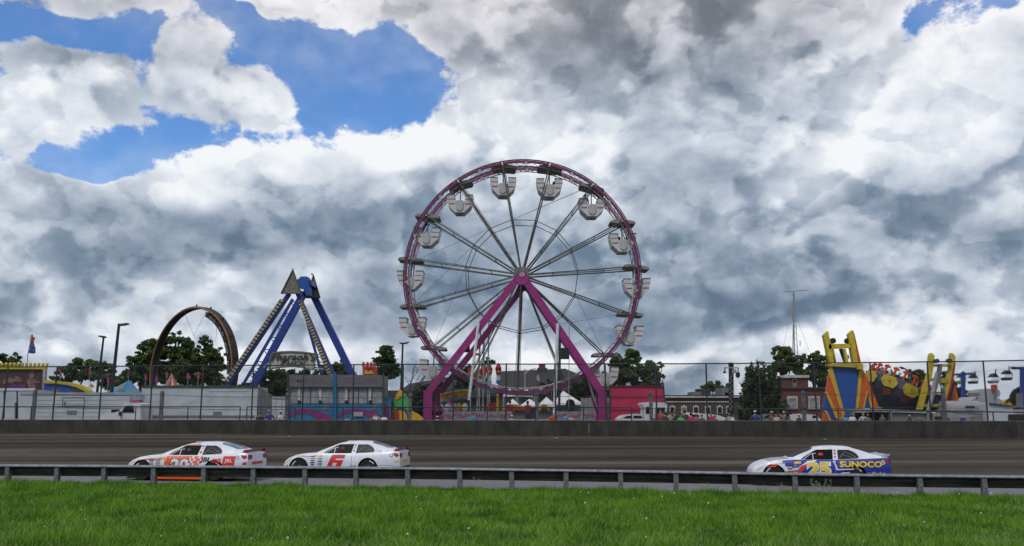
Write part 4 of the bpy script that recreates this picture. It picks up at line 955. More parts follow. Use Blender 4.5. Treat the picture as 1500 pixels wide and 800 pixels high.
# trailers on the left
def box_trailer(label, x0, x1, yt, Y, m='trailer', depth=2.5, extras=None, rib=0, endpx=None, roofm='grey'):
    t = tpx('box_trailer', label, 'trailer', (x0+x1)/2, 600, Y); a, b_ = W(x0, yt, Y), W(x1, yt, Y); zb = FZ+.9
    part('side', m, t, lambda b: b.box(((a.x+b_.x)/2, Y+depth/2, (a.z+zb)/2), (b_.x-a.x, depth, a.z-zb)))
    part('roof_rail', roofm, t, lambda b: b.box(((a.x+b_.x)/2, Y-.02, a.z+.02), (b_.x-a.x+.06, .08, .16)))
    part('skirt_rail', 'midgrey', t, lambda b: b.box(((a.x+b_.x)/2, Y-.02, zb-.02), (b_.x-a.x, .08, .18)))
    for fx in (.12,.17,.8,.85): part('wheel', 'rubber', t, lambda b: b.cyl((a.x+(b_.x-a.x)*fx, Y+.3, FZ+.48), .48, .3, 18, ax='y'))
    if rib:
        for i in range(1, rib):
            x = a.x+(b_.x-a.x)*i/rib; part('panel_seam', 'grey', t, lambda b: b.box((x, Y-.012, (a.z+zb)/2), (.05, .03, a.z-zb-.2)))
    return t
def rect_on(t, name, m, x0, y0, x1, y1, Y, d=.03, proud=.03): return part(name, m, t, lambda b: b.rect(x0, y0, x1, y1, Y-proud, d))
t = box_trailer('pale boxy trailer cut by the left photo edge, behind the fence', -60, 51, 571, 62, roofm='white')
rect_on(t, 'dark_edge', 'darkgrey', 24, 573, 26, 613, 62); rect_on(t, 'corner_trim', 'beamdark', 21.5, 590, 26, 613, 62); rect_on(t, 'dark_edge', 'darkgrey', 5, 573, 6.5, 613, 62)
t = box_trailer('long low white plank-sided trailer behind the lamp posts', 30, 190, 577, 60.5)
for x0, x1 in ((92,124),): 
    for q in ((92,582,124,583),(92,594,124,595),(91,582,92,595),(123,582,124,595)): rect_on(t, 'hatch_frame', 'midgrey', *q, 60.5)
rect_on(t, 'hatch_handle', 'black', 94, 589, 95.5, 593, 60.5, proud=.05); rect_on(t, 'vent', 'midgrey', 98, 601.5, 112, 607.5, 60.5); rect_on(t, 'window', 'glass', 163, 600, 177, 606, 60.5)
for y in (586, 592, 598, 604, 610): part('plank_seam', 'grey', t, lambda b: b.rect(54, y, 188, y+.5, 60.48, .02))
t = box_trailer('big white truck box behind the striped tent and the loop ride', 208, 378, 567, 64, depth=2.6, rib=0, roofm='beamdark')
# slanting rear end of that box
mb = MB(); A = [W(378,567,64), W(378,612,64)]; B = [W(397,580,68), W(397,612,68)]; mb.prism([A[0],B[0],B[1],A[1]], (.06,.04,0)); mb.build('rear_end', 'tubgrey', t)
mb = MB(); mb.bar(W(378,566.5,64)+Vector((0,-.03,0)), W(397.5,580.5,68), .16, .12); mb.build('rear_roof_edge', 'grey', t)
rect_on(t, 'label_plate', 'midgrey', 312, 603, 325, 610, 64); rect_on(t, 'side_rail', 'midgrey', 206, 608.5, 373, 611.5, 64, proud=.05)
part('panel_seam', 'grey', t, lambda b: b.rect(305, 573, 366, 574, 63.98, .02))
for i in range(24): part('roof_bow', 'beamdark', t, lambda b: b.box(W(212+7*i, 566.3, 64)+Vector((0,.3,.06)), (.10,.8,.05)))
# truck cab
t = tpx('truck_cab', 'small white truck cab with a sloping bonnet before the box trailers', 'truck', 180, 600, 61)
part('body', 'white', t, lambda b: b.pp([(146,614),(148,610),(157,606.5),(170,603.5),(175,602),(180,592),(182,590),(203,590),(206,592),(206,616),(146,616)], 60, 2.0))
part('side_window', 'glass', t, lambda b: b.pp([(178,604),(184,594.5),(195,594),(196.5,604.5)], 59.96, .02)); part('mirror', 'black', t, lambda b: b.box(W(176,606,59.9), (.12,.2,.28)))
part('roof_light', 'pink', t, lambda b: b.pp([(190,589.5),(192,587.5),(198,586),(204,586),(204,589.5)], 60.5, .6))
for x in (160, 196): part('wheel', 'rubber', t, lambda b: b.cyl(W(x, 615, 60)+Vector((0,.1,-.7)), .5, .3, 18, ax='y'))
# lamp posts
def lamp(label, base, top, arm, Y, r):
    t = tpx('lamp_post', label, 'lamp post', base[0], 600, Y, 'tall lamp posts'); a, b_ = W(*base, Y), W(*top, Y); a = a+(a-b_).normalized()*((a.z-FZ)/max(.1, (b_-a).normalized().z))
    part('pole', 'black', t, lambda b: b.tube([a, a.lerp(b_, .5), b_], [r*1.25, r, r*.75], 8))
    if arm: part('lamp_head', 'darkgrey', t, lambda b: b.pp([(x, y) for x, y in arm], Y-.2, .45))
    return t
lamp('taller black leaning lamp post left of the big loop track', (160,607), (174.5,474), [(172.5,477),(173,474.5),(185.5,473),(186.5,474.5),(180,476.3)], 62, .125)
lamp('shorter black lamp post, lamp head pointing left', (142,577), (151.8,494), [(153.5,494.5),(152,492),(145,491.3),(142.5,492.5),(149,495)], 78, .115)
lamp('slim black lamp post behind the left side of the ferris wheel', (586,613), (590,504), [(582.5,500.5),(585,501.8),(597,501.8),(599,500.5),(594,503.5),(586,503.5)], 61, .085)
# ---- loop coaster ring
t = tpx('loop_ride', 'upright loop coaster ring with orange edges and a dark train near its top right', 'loop ride', 282, 600, 105)
LC = W(282, 545, 105); RV = (545-448)/(1267/105)/1.0; yaw = -.583
def lp(a, r, d):
    x, z = r*math.sin(a), r*math.cos(a); return Vector((LC.x+x*math.cos(yaw)+d*math.sin(yaw), 105+x*math.sin(yaw)-d*math.cos(yaw), LC.z+z))
NL = 36
for i in range(NL):
    a0, a1 = 2*math.pi*i/NL, 2*math.pi*(i+1)/NL-.004
    mb = MB(); vs = []
    for q in range(4):
        a = a0+(a1-a0)*q/3; vs += [lp(a, RV, .42), lp(a, RV, -.42), lp(a, RV-.30, -.42), lp(a, RV-.30, .42)]
    mb.add(vs, [(q*4+j, q*4+(j+1) % 4, (q+1)*4+(j+1) % 4, (q+1)*4+j) for q in range(3) for j in range(4)]+[(3,2,1,0),(12,13,14,15)])
    s = mb.build('track_section', 'black', t)
    mb = MB()
    for d in (-.44, .44): mb.tube([lp(a0+(a1-a0)*q/3, RV-.17, d) for q in range(4)], .125, 6)
    mb.build('side_band', 'copper', t)
    if i % 2 == 0: mb = MB(); c = lp(a0, RV+.18, 0); mb.ball(c, .13, 6); mb.tube([lp(a0, RV, 0), c], .05, 4); mb.build('track_lamp', 'black', s)
for i in range(12):
    a = R(20+6.2*i); mb = MB(); c0, c1 = lp(a, RV-.42, 0), lp(a+R(5.2), RV-.42, 0); e_ = (lp(a, RV-1.15, 0)-c0)
    dv = lp(a, RV, .5)-lp(a, RV, -.5)
    mb.prism([c0-dv/2, c1-dv/2, c1-dv/2+e_*.8, c0-dv/2+e_*.8], dv); mb.build('train_car', 'black', t)
    if i % 3: mb = MB(); mb.prism([c0-dv*.53+e_*.3, c1-dv*.53+e_*.3, c1-dv*.53+e_*.55, c0-dv*.53+e_*.55], dv*1.06); mb.build('train_trim', 'midgrey', t)
for a, b_ in (((270,457),(286,497)),((302,456),(284,492)),((318,475),(316,500))):
    part('stay_cable', 'darkgrey', t, lambda b: b.tube([W(*a, 105), W(*b_, 105)], .02, 4))
for dx in (-1.5, 1.5): part('support', 'darkgrey', t, lambda b: b.bar((LC.x+dx, 105, FZ), (LC.x+dx*.4, 105, LC.z-RV+.3), .4))
# ---- swing ride with two blue A-frames
SY = 88
t = tpx('swing_ride', 'blue double A-frame swing ride with grey pyramid panels on top', 'swing ride', 432, 600, SY)
def lg(a, b_, Y, w, m='blue', nm='leg'):
    mb = MB(); A, B = W(*a, Y), W(*b_, Y); k = (A.z-FZ)/(A.z-B.z); B = A+(B-A)*min(k, 1.35); mb.bar(A, B, w, .5); return mb.build(nm, m, t)
lg((424,430), (332,567), SY-2, .38); lg((436,430), (491,556), SY-2, .38)
lg((446,428), (371,566), SY+2.5, .72); lg((455,424), (517,551), SY+2.5, .70)
def strip_(a, b_, Y):
    A, B = W(*a, Y), W(*b_, Y); n = 26
    for i in range(n):
        p, q = A.lerp(B, i/n), A.lerp(B, (i+.62)/n); mb = MB(); mb.bar(p, q, .40, .12); mb.build('light_chevron', 'gold', t)
    mb = MB(); mb.bar(A+Vector((0,.08,0)), B+Vector((0,.08,0)), .44, .06); mb.build('light_backing', 'darkgrey', t)
strip_((413,439), (331,560), SY-2.35); strip_((439,440), (485,553), SY-2.35)
def truss(a0, a1, b0, b1, Y, n):
    A0, A1, B0, B1 = W(*a0, Y), W(*a1, Y), W(*b0, Y), W(*b1, Y)
    mb = MB(); mb.bar(A0, A1, .26); mb.build('truss_chord', 'blue', t)
    for i in range(n):
        f0, f1 = (i+.2)/n, (i+.9)/n; mb = MB(); mb.bar(A0.lerp(A1, f0), B0.lerp(B1, f0), .09); mb.bar(A0.lerp(A1, f0), B0.lerp(B1, f1), .07); mb.build('truss_lacing', 'blue', t)
truss((429,438), (357,562), (440,440), (375,562), SY+.2, 7)
truss((441,438), (471,548), (444,437), (483,548), SY+.2, 7)
mb = MB(); mb.bar(W(420,436,SY-1.2), W(392,478,SY-1.2), .12); mb.build('truss_chord', 'blue', t)
part('axle_beam', 'blue', t, lambda b: b.pp([(434,411),(438,407.5),(456,410.5),(457,418),(434,419)], SY-.6, 2.4)); 
part('head_block', 'blue2', t, lambda b: b.pp([(437,412),(440,405),(450,405),(452,412),(453,432),(449,434),(445,424),(438,420)], SY-.8, 1.4))
part('motor', 'black', t, lambda b: b.pp([(445,424),(452,423),(453,434),(447,436),(443,432)], SY+.6, .8))
for pl, Y in (([(429,395),(441.5,430),(411.5,430)], SY-2.9), ([(459,402.5),(469,436.5),(450,436.5)], SY+1.6)):
    tp = part('pyramid_panel', 'panelgrey', t, lambda b: b.pp(pl, Y, .25))
    mb = MB()
    for i in range(len(pl)): mb.bar(W(*pl[i], Y-.05), W(*pl[(i+1) % len(pl)], Y-.05), .09)
    mb.build('panel_edge', 'darkgrey', tp)
part('top_finial', 'darkgrey', t, lambda b: (b.tube([W(429,395,SY-2.9), W(429,393,SY-2.9)], .05, 5), b.tube([W(457,403,SY+3), W(457,400.5,SY+3)], .08, 5)))['kind'] = 'stuff'
# curved name board: reads Pharaoh's Fury
sp = [(397,520),(401,516.5),(412,515.5),(427,515),(445,516),(462,518.5),(463,519),(460,540),(458,542),(441,538),(426,537),(408,538.5),(394,541)]
sb = part('name_board', 'signcream', t, lambda b: b.pp(sp, SY-3, .35))
mb = MB()
for i in range(len(sp)): mb.bar(W(*sp[i], SY-3.05), W(*sp[(i+1) % len(sp)], SY-3.05), .13)
mb.build('board_edge', 'canopygrey', sb)
def board_text(tx, x0, y0, x1, y1, bow):
    vs, fs = text_mesh(tx, shear=.35, bold=.028, space=1.06); xs = [v[0] for v in vs]; ys = [v[1] for v in vs]; a, b_, c, d = min(xs), max(xs), min(ys), max(ys); mb = MB(); o = []
    for v in vs:
        u, w = (v[0]-a)/(b_-a), (v[1]-c)/(d-c); o.append(W(x0+u*(x1-x0), y1+w*(y0-y1)+bow*(2*u-1)**2, SY-3.12))
    mb.add(o, fs); return mb.build('lettering', 'signdark', sb)
board_text("Pharaoh's", 396.5, 517, 462, 528, 1.8); board_text("Fury", 410, 527.5, 449, 536.5, .8)
part('board_bracket', 'grey', t, lambda b: b.bar(W(462,524,SY-2.6), W(472,532,SY-2.6), .12)); part('board_bracket', 'grey', t, lambda b: b.bar(W(460,538,SY-2.6), W(474,541,SY-2.6), .12)); part('board_bracket', 'grey', t, lambda b: b.bar(W(386,538,SY-2.6), W(397,530,SY-2.6), .12))
# ---- small white service trailer behind the booth, left
t = box_trailer('narrow pale trailer squeezed between the truck box and the game booth', 396, 422, 583, 70, rib=3)
M['awnfade'] = mat('faded_print', (.20,.165,.17), .8)
# ---- game booth
BY = 57
t = tpx('game_booth', 'shuttered game booth with faded mauve awning and blue magenta banner', 'booth', 490, 600, BY)
part('back_box', 'tubgrey', t, lambda b: b.rect(422, 550, 561, 613, BY+.35, 2.4))
for x0, x1, tx, tb in ((423,488,'MMW HI OHO',(434,552.5,477,560.5)),(492,561,'COLD 1001',(505,552,550,560.5))):
    aw = part('awning', 'awning', t, lambda b: b.pp([(x0+.5,567),(x0,549),(x1,549.5),(x1-.5,567.5)], BY-.1, .3))
    mb = MB(); text_px(mb, tx, *tb, BY-.13, bold=.01); mb.build('faded_lettering', 'awnfade', aw)
    part('awning_hem', 'darkgrey', t, lambda b: b.rect(x0, 566.6, x1, 567.6, BY-.16, .06))
for xs in ((423,437,439.5,455,468,488),(492.5,506,511,525,538,545,560.5)):
    for a, b_ in zip(xs[:-1], xs[1:]):
        if b_-a > 4: part('shutter', 'awnlight', t, lambda b: b.rect(a+.6, 568, b_-.6, 591, BY+.05, .08))
for x in (438, 469, 507, 542): 
    p_ = part('white_post', 'stone', t, lambda b: b.rect(x-1.8, 568, x+1.8, 591, BY-.02, .08)); part('control_box', 'black', p_, lambda b: b.rect(x-2.2, 586.5, x+2.2, 590.5, BY-.1, .08))
for x in (421.5, 489, 491.5, 561.5): part('corner_post', 'teal' if 480 < x < 500 else 'darkgrey', t, lambda b: b.rect(x-1, 546, x+1, 616, BY-.2, .12))
for x0, x1 in ((423.5,487.5),(492.5,560)):
    bn = part('banner', 'teal', t, lambda b: b.rect(x0, 592, x1, 616, BY-.02, .06)); s_ = (x1-x0)
    if x0 < 450: arc = [(x0,606),(x0+6,601),(x0+18,598.5),(x0+32,599.5),(x0+46,603),(x0+58,608),(x0+64,613),(x0+64,616),(x0+44,616),(x0+36,610),(x0+26,606.5),(x0+14,606),(x0,611)]
    else: arc = [(x0,613),(x0+4,605),(x0+14,600.5),(x0+26,598.5),(x0+38,599),(x0+50,602),(x0+60,606),(x0+67,610),(x0+67,616),(x0+52,614),(x0+40,607),(x0+28,604),(x0+14,606),(x0+4,612)]
    part('magenta_swirl', 'magenta', bn, lambda b: b.pp(arc, BY-.05, .03)); part('orange_dot', 'orange', bn, lambda b: b.pp([(x0+s_*.83+3*math.cos(a), 597.5+2.8*math.sin(a)) for a in np.linspace(0, 5.6, 9)], BY-.06, .04))
rect_on(t, 'price_card', 'grey', 518, 603.5, 531.5, 610, BY, proud=.12)
t = tpx('banner_stand', 'narrow sky blue and pink painted banner right of the game booth', 'banner', 567, 600, BY+.5)
part('cloth', 'skyblue', t, lambda b: b.rect(561.5, 581, 572.5, 616, BY+.5, .1)); part('pink_shape', 'magenta', t, lambda b: b.pp([(563,616),(563,596),(566,590),(569,596),(570,616)], BY+.47, .04)); part('frame_post', 'darkgrey', t, lambda b: b.rect(572.5, 580, 573.8, 616, BY+.5, .1))
M['awnfade'] = mat('faded_print', (.20,.165,.17), .8)
M['orangedull'] = mat('dull_orange_print', (.30,.07,.02), .6, var=.25, scale=5)
M['bowlblue'] = mat('bowl_navy', (.012,.014,.045), .5, rgb2=(.10,.11,.16), scale=14, det=2)
M['canopydome'] = mat('dome_vinyl', (.34,.35,.36), .8, var=.1); M['darkgreen'] = mat('dark_green', (.012,.05,.035), .5)
# ---------------------------------------------------------------- middle and right of the fair
t = tpx('ride_tower', 'small red-orange tower with battlement top behind the game booth', 'ride tower', 539, 600, 84)
part('tower_body', 'redorange', t, lambda b: b.rect(531, 537, 549, 612, 84, 1.6))
for x in (532, 538, 543.5, 548): part('battlement', 'redorange', t, lambda b: b.rect(x-1.6, 530.5, x+1.4, 537, 84, .4))
part('yellow_panel', 'yellow2', t, lambda b: b.pp([(533,548),(536,541),(540,545),(544,541),(547,548)], 83.9, .08)); part('flame_panel', 'red', t, lambda b: b.pp([(534,540),(536,534),(540,538),(544,533.5),(546,540)], 83.85, .08))
t = tpx('clown_tent', 'pointed green tent top with orange peak and yellow skirt', 'tent', 596, 600, 58)
part('green_panel', 'green', t, lambda b: b.pp([(575,600),(577,585),(583,576),(592,576),(599,588),(602,601),(604,616),(574,616)], 58, .8))
part('orange_peak', 'yellow2', t, lambda b: b.pp([(578,585),(581,577),(585,570),(589,575),(592,581),(587,581),(583,585)], 57.95, .7))
part('yellow_skirt', 'yellow2', t, lambda b: b.pp([(575,606),(580,600),(588,598),(594,602),(597,610),(597,616),(574,616)], 57.9, .2)); part('yellow_skirt', 'yellow2', t, lambda b: b.pp([(598,614),(603,602),(612,606),(619,612),(620,616),(598,616)], 57.9, .2))
part('purple_swirl', 'mural3', t, lambda b: b.pp([(579,601),(583,597),(590,596.5),(595,600),(598,607),(597,613),(595,606),(591,600.5),(585,599.5),(580,603)], 57.85, .05)); part('red_grille', 'red', t, lambda b: b.rect(576, 603, 584, 614, 57.8, .05))
# dark barn with hipped roof
t = tpx('barn', 'long dark shingle-roofed barn behind the ferris wheel', 'barn', 720, 600, 118)
def quad_roof(l, Y0, Y1, nm):
    a, b_, c, d = l; mb = MB(); mb.add([W(*a, Y0), W(*b_, Y0), W(*c, Y1), W(*d, Y1)], [(0,1,2,3)]); mb.add([v+Vector((0,0,-.25)) for v in [W(*a, Y0), W(*b_, Y0), W(*c, Y1), W(*d, Y1)]], [(3,2,1,0)]); mb.build(nm, 'roof', t)
quad_roof([(728,572),(905,572),(828,540),(733,544)], 112, 122, 'roof'); quad_roof([(560,590),(728,580),(700,545),(600,562)], 112, 122, 'roof')
quad_roof([(828,540),(905,572),(905,590),(828,560)], 122, 130, 'roof')
part('barn_wall', 'darkgrey', t, lambda b: b.rect(563, 572, 900, 625, 112.6, 12)); part('chimney', 'redbrick', t, lambda b: b.rect(789.5, 533.5, 799, 541, 121, 1)); part('chimney_base', 'darkgrey', t, lambda b: b.rect(787, 539, 802, 545, 120.5, 1.6))
# funfair kiosk with rainbow sign
t = tpx('kiosk', 'rainbow arched kiosk sign lettered CAROUSEL CAR beyond the wheel platform', 'kiosk', 667, 600, 72)
def arch(y, dy, k, m, nm, Yq):
    o = [(645+44*i/8, y-8*math.sin(math.pi*(.12+.80*i/8)*.62)) for i in range(9)]; part(nm, m, t, lambda b: b.pp(o+[(x, yy+dy) for x, yy in reversed(o)], Yq, .12))
arch(579, 14, 0, 'yellow', 'sign_board', 72); arch(576.5, 2.6, 0, 'blue2', 'blue_arch', 71.9); arch(578.6, 2.2, 0, 'yellow', 'yellow_arch', 71.86); arch(590, 2, 0, 'skyblue', 'lower_arch', 71.86)
def ctext(tx, x0, x1, m): 
    vs, fs = text_mesh(tx, bold=.03); xs = [v[0] for v in vs]; ys = [v[1] for v in vs]; a, b_, c, d = min(xs), max(xs), min(ys), max(ys); mb = MB()
    mb.add([W(x0+(v[0]-a)/(b_-a)*(x1-x0), 588-(v[1]-c)/(d-c)*7-6.5*math.sin(math.pi*(.12+.80*((x0-645+(v[0]-a)/(b_-a)*(x1-x0))/44))*.62)+.5, 71.8) for v in vs], fs); mb.build('sign_lettering', m, t)
ctext('CAROUSEL', 648, 671, 'red'); ctext('CAR', 674, 687, 'red')
part('counter', 'tubgrey', t, lambda b: b.rect(648, 602, 690, 622, 72.2, 2)); part('kiosk_back', 'darkgrey', t, lambda b: b.rect(650, 585, 688, 605, 73.5, .2))
for x in (656, 664, 672, 681): part('hanging_prize', 'white' if x != 672 else 'yellow2', t, lambda b: b.ball(W(x, 597, 72.1), (.28,.2,.38), 8))
# funhouse columns: red and white figures
rs = random.Random(21)
for i, (x, y0, y1) in enumerate(((689,538,562),(702,541,562),(708,536,563),(717,536,563),(730,536,562))):
    t = tpx('fun_house_column', ('red and white painted column ', )[0]+('left of the white jack strut','between the jack struts','with a yellow-edged heart top','with twin pale legs','with a dark red pointed cap')[i], 'ride front', x, 600, 80, 'painted ride front columns')
    part('red_block', 'red', t, lambda b: b.pp([(x-3.5,y0+12),(x-4.5,y0+4),(x-2,y0),(x+2,y0),(x+4.5,y0+4),(x+3.5,y0+12)], 80, .6)); part('white_block', 'stone', t, lambda b: b.rect(x-2.6, y0+11, x+2.6, y1-4, 80.1, .5)); part('blue_block', 'skyblue' if i % 2 else 'blue2', t, lambda b: b.rect(x-3, y1-5, x+3, y1, 80, .6))
    part('yellow_trim', 'yellow2', t, lambda b: b.pp([(x-3.2,y0+11),(x,y0+6),(x+3.2,y0+11),(x,y0+9)], 79.9, .1)); part('pole', 'grey', t, lambda b: b.rect(x-.6, y1, x+.6, 616, 80.2, .2))
    if i == 4: part('cap', 'crimson', t, lambda b: b.pp([(x-4.5,539),(x-3,536),(x-.5,532),(x,530),(x+.5,532),(x+3.5,536),(x+4.5,539)], 79.8, .8))
t = tpx('ticket_stand', 'colourful red and blue ticket stand under the right jack struts', 'stand', 718, 600, 74)
part('stand_roof', 'skyblue', t, lambda b: b.pp([(706,575),(712,570),(728,571),(733,576)], 74, 1.5)); part('stand_front', 'red', t, lambda b: b.rect(712, 590, 726, 602, 74, .3)); part('yellow_panel', 'yellow2', t, lambda b: b.rect(727, 577, 730.5, 606, 74, .3)); part('stand_counter', 'tubgrey', t, lambda b: b.rect(704, 602, 736, 622, 74.3, 1.5)); part('striped_post', 'mural2', t, lambda b: b.rect(706.5, 576, 709, 602, 74, .3))
# carnival cars and food tops
for i, (x0, x1, m) in enumerate(((734,772,'yellow2'),(788,806,'yellow2'))):
    t = tpx('food_stall', ('low stall with a scalloped yellow and red roof behind the platform','small yellow arched stall left of the right jack strut')[i], 'stall', (x0+x1)/2, 600, 74-i)
    part('arched_roof', m, t, lambda b: b.pp([(x0+(x1-x0)*j/8, 602-10*math.sin(math.pi*j/8)**.6) for j in range(9)], 74-i, 2)); part('roof_panel', 'redorange' if not i else 'darkgrey', t, lambda b: b.pp([(x0+4+(x1-x0-8)*j/8, 601.5-6.5*math.sin(math.pi*j/8)**.6) for j in range(9)], 73.9-i, .1)); part('stall_body', 'tubgrey', t, lambda b: b.rect(x0+1, 602, x1-1, 622, 74.2-i, 1.8))
# white tents beyond the wheel
def ptent(label, x0, x1, yb, yp, Y, peak=None, eave=2):
    t = tpx('peaked_tent', label, 'tent', (x0+x1)/2, 600, Y, 'white tents beyond the ferris wheel'); a, b_ = W(x0, yb, Y), W(x1, yb, Y); w = b_.x-a.x; d = min(w, 6); pk = W(peak or (x0+x1)/2, yp, Y); pk.y = Y+d/2
    c = [Vector((a.x, Y, a.z)), Vector((b_.x, Y, a.z)), Vector((b_.x, Y+d, a.z)), Vector((a.x, Y+d, a.z))]
    for i in range(4): mb = MB(); mb.add([c[i], c[(i+1) % 4], pk], [(0,1,2)]); mb.build('roof_panel', 'tent', t)
    mb = MB(); mb.box(((a.x+b_.x)/2, Y, a.z-.12), (w, .04, .25)); mb.build('valance', 'tent', t)
    for i, v in enumerate(c): mb = MB(); mb.bar((v.x, v.y, FZ), v, .07); mb.build('tent_pole', 'grey', t)
    part('back_cloth', 'midgrey', t, lambda b: b.box(((a.x+b_.x)/2, Y+d-.1, (a.z+FZ)/2), (w, .05, a.z-FZ)))
ptent('small white tent peeking left of the bottom spoke', 737, 756, 578, 569, 96); ptent('white tent right of the bottom spoke, just over the rim', 758, 780, 578, 569, 98, 772); ptent('white ridged tent top under the barn chimney', 783, 808, 574, 566, 100)
ptent('low white tent behind the yellow scalloped stall', 740, 762, 594, 584, 84); ptent('low white tent left of the cowboy statue', 762, 790, 594, 584, 85); ptent('bright white tent below the rim beside the jack strut', 790, 812, 592, 581, 82); ptent('biggest peaked white tent right of the white jack strut', 812, 852, 590, 572, 90, 826)
t = tpx('utility_pole', 'thin pale utility pole with slanted arm before the barn roof', 'pole', 769, 600, 106); part('pole', 'grey', t, lambda b: b.tube([W(769,612,106), W(769,540,106)], .07, 5)); part('arm', 'grey', t, lambda b: b.tube([W(770,547,106), W(776,542,106), W(785,540,106)], .07, 5))
t = tpx('flag_pole', 'short pole with small pale flag before the barn roof', 'flag', 788, 600, 92); part('pole', 'darkgrey', t, lambda b: b.tube([W(788,600,92), W(788,548,92)], .05, 5)); part('cloth', 'grey', t, lambda b: b.pp([(786,556),(786.5,550),(789,549),(791,556),(789,559)], 91.9, .06))
# white board fence panels behind
t = tpx('panel_fence', 'row of tall white upright fence panels left of the crimson tarp', 'fence', 870, 600, 78)
for i in range(15):
    x = 851+3.0*i; part('fence_panel', 'awnlight' if i % 2 else 'grey', t, lambda b: b.rect(x, 583+rs.uniform(-.4,.4), x+2.75, 622, 78+(.03 if i % 2 else 0), .06))
t = tpx('hanging_coat', 'black bulky poncho-like figure cutout on a pole behind the platform', 'cutout', 835, 600, 71)
part('black_cloth', 'black', t, lambda b: b.pp([(829,592),(831,586),(836,584.5),(841,587),(842.5,593),(841,601),(838,602),(836,612),(833,612),(832,600),(829,596)], 71, .5)); part('pole', 'darkgrey', t, lambda b: b.tube([W(836,622,71.2), W(836,600,71.2)], .08, 5))
t = tpx('horse_banner', 'white banner with purple running horse shapes behind the platform', 'banner', 858, 600, 70)
part('cloth', 'stone', t, lambda b: b.rect(826, 604, 876, 622, 70, .1)); part('purple_horse', 'magenta', t, lambda b: b.pp([(854,614),(855,608),(858,606),(862,607),(865,605),(866,607),(863,611),(860,614),(858,611)], 69.95, .03)); part('purple_horse', 'magenta', t, lambda b: b.pp([(833,614),(834,609),(838,607),(841,609),(839,614)], 69.95, .03))
# crimson tarp wall
t = tpx('tarp_wall', 'large crimson tarp stretched on a frame right of the ferris wheel', 'tarp', 932, 600, 62)
part('tarp', 'crimson', t, lambda b: b.pp([(894,616),(893.5,590),(893.5,566),(930,565.4),(971,565.5),(972.5,585),(975.5,604),(976,616)], 62, .25))
part('top_hem', 'mural', t, lambda b: b.rect(893, 564.8, 971.5, 566.2, 61.9, .1)); part('corner_post', 'darkgrey', t, lambda b: b.bar(W(971,560,62), W(976,616,62), .12)); part('corner_post', 'darkgrey', t, lambda b: b.bar(W(893.5,563,62), W(893.5,616,62), .12))
for y in (581.5, 600.5): part('tarp_crease', 'mural', t, lambda b: b.pp([(894,y),(940,y-.4),(974,y-1),(974,y-.5),(940,y+.3),(894,y+.6)], 61.93, .03))
t = tpx('portable_seat_booth', 'spare white gondola parked behind the crimson tarp edge', 'booth', 900, 600, 67)
part('booth_body', 'tubgrey', t, lambda b: b.rect(884, 551, 893, 566, 67, .8)); part('booth_wall', 'awnlight', t, lambda b: b.rect(886, 590, 893, 622, 67, .8))
# cars and carts behind the wall on the right
def parked(label, poly, wins, Y, m='white'):
    t = tpx('parked_vehicle', label, 'vehicle', poly[0][0]+8, 600, Y, 'vehicles behind the wall'); part('body', m, t, lambda b: b.pp(poly, Y, 1.8))
    for w in wins: part('window', 'glass', t, lambda b: b.pp(w, Y-.03, .03))
    xs = [p[0] for p in poly]
    for f in (.2, .8): c = W(min(xs)+(max(xs)-min(xs))*f, 616, Y); part('wheel', 'rubber', t, lambda b: b.cyl((c.x, Y+.15, FZ+.36), .36, .25, 16, ax='y'))
parked('white car roof in front of the crimson tarp', [(905,620),(906,613),(912,609),(920,607.5),(935,606.5),(945,608),(950,612),(952,620)], [[(913,612.5),(918,609.5),(926,609),(926,612.5)],[(928,612.5),(928,609),(938,609),(944,612.5)]], 57.5)
parked('white golf cart canopy with dark interior right of the crimson tarp', [(940,592),(941,590),(950,589),(973,590),(977,592),(977.5,596),(976,603),(975,620),(944,620),(944,597),(941,594)], [[(946,606),(946,596),(956,596),(957,606)],[(960,606),(960,597),(974,597),(974,606)]], 56.6)
parked('long white wedge-nosed vehicle behind the crowd', [(1005,620),(1006,607),(1014,604.5),(1030,606),(1052,608),(1060,611),(1066,614),(1064,620)], [[(1010,611),(1014,607),(1024,608),(1024,611)]], 58.5)
parked('white vehicle by the red brick building', [(1151,620),(1152,608),(1156,606.5),(1180,606.5),(1196,608),(1203,615),(1204,620)], [[(1190,612),(1191,608.5),(1195,609),(1199,612)]], 66)
parked('grey sloping car roof left of the brick building sign', [(1108,620),(1112,612),(1124,606.5),(1140,606.5),(1155,611),(1164,620)], [[(1118,612),(1126,608),(1140,608),(1146,612)]], 60, 'midgrey')
# brown brick office
t = tpx('brick_office', 'long low brown brick building with white window frames', 'building', 1020, 600, 92)
part('wall', 'brick', t, lambda b: b.rect(972, 583, 1150, 626, 92, 9)); part('cornice', 'stone', t, lambda b: b.rect(971, 580.4, 1151, 582.6, 91.7, 9.5)); part('band', 'stone', t, lambda b: b.rect(972, 588, 1068, 589.4, 91.9, .2)); part('parapet', 'darkgrey', t, lambda b: b.rect(972, 578.9, 1150, 580.4, 91.9, 9))
for i, x in enumerate((985, 1002, 1019.5, 1037, 1054.5, 1068, 1086)):
    wn = part('window', 'stone', t, lambda b: b.rect(x-4.2, 594.8, x+4.2, 605.8, 91.9, .25)); part('pane', 'glass' if i != 1 else 'awnlight', wn, lambda b: b.rect(x-2.7, 596.6, x+2.7, 600.3, 91.83, .06)); part('pane', 'glass' if i != 1 else 'awnlight', wn, lambda b: b.rect(x-2.7, 600.8, x+2.7, 604.4, 91.83, .06)); part('keystone', 'stone', wn, lambda b: b.rect(x-.8, 593, x+.8, 594.9, 91.9, .2))
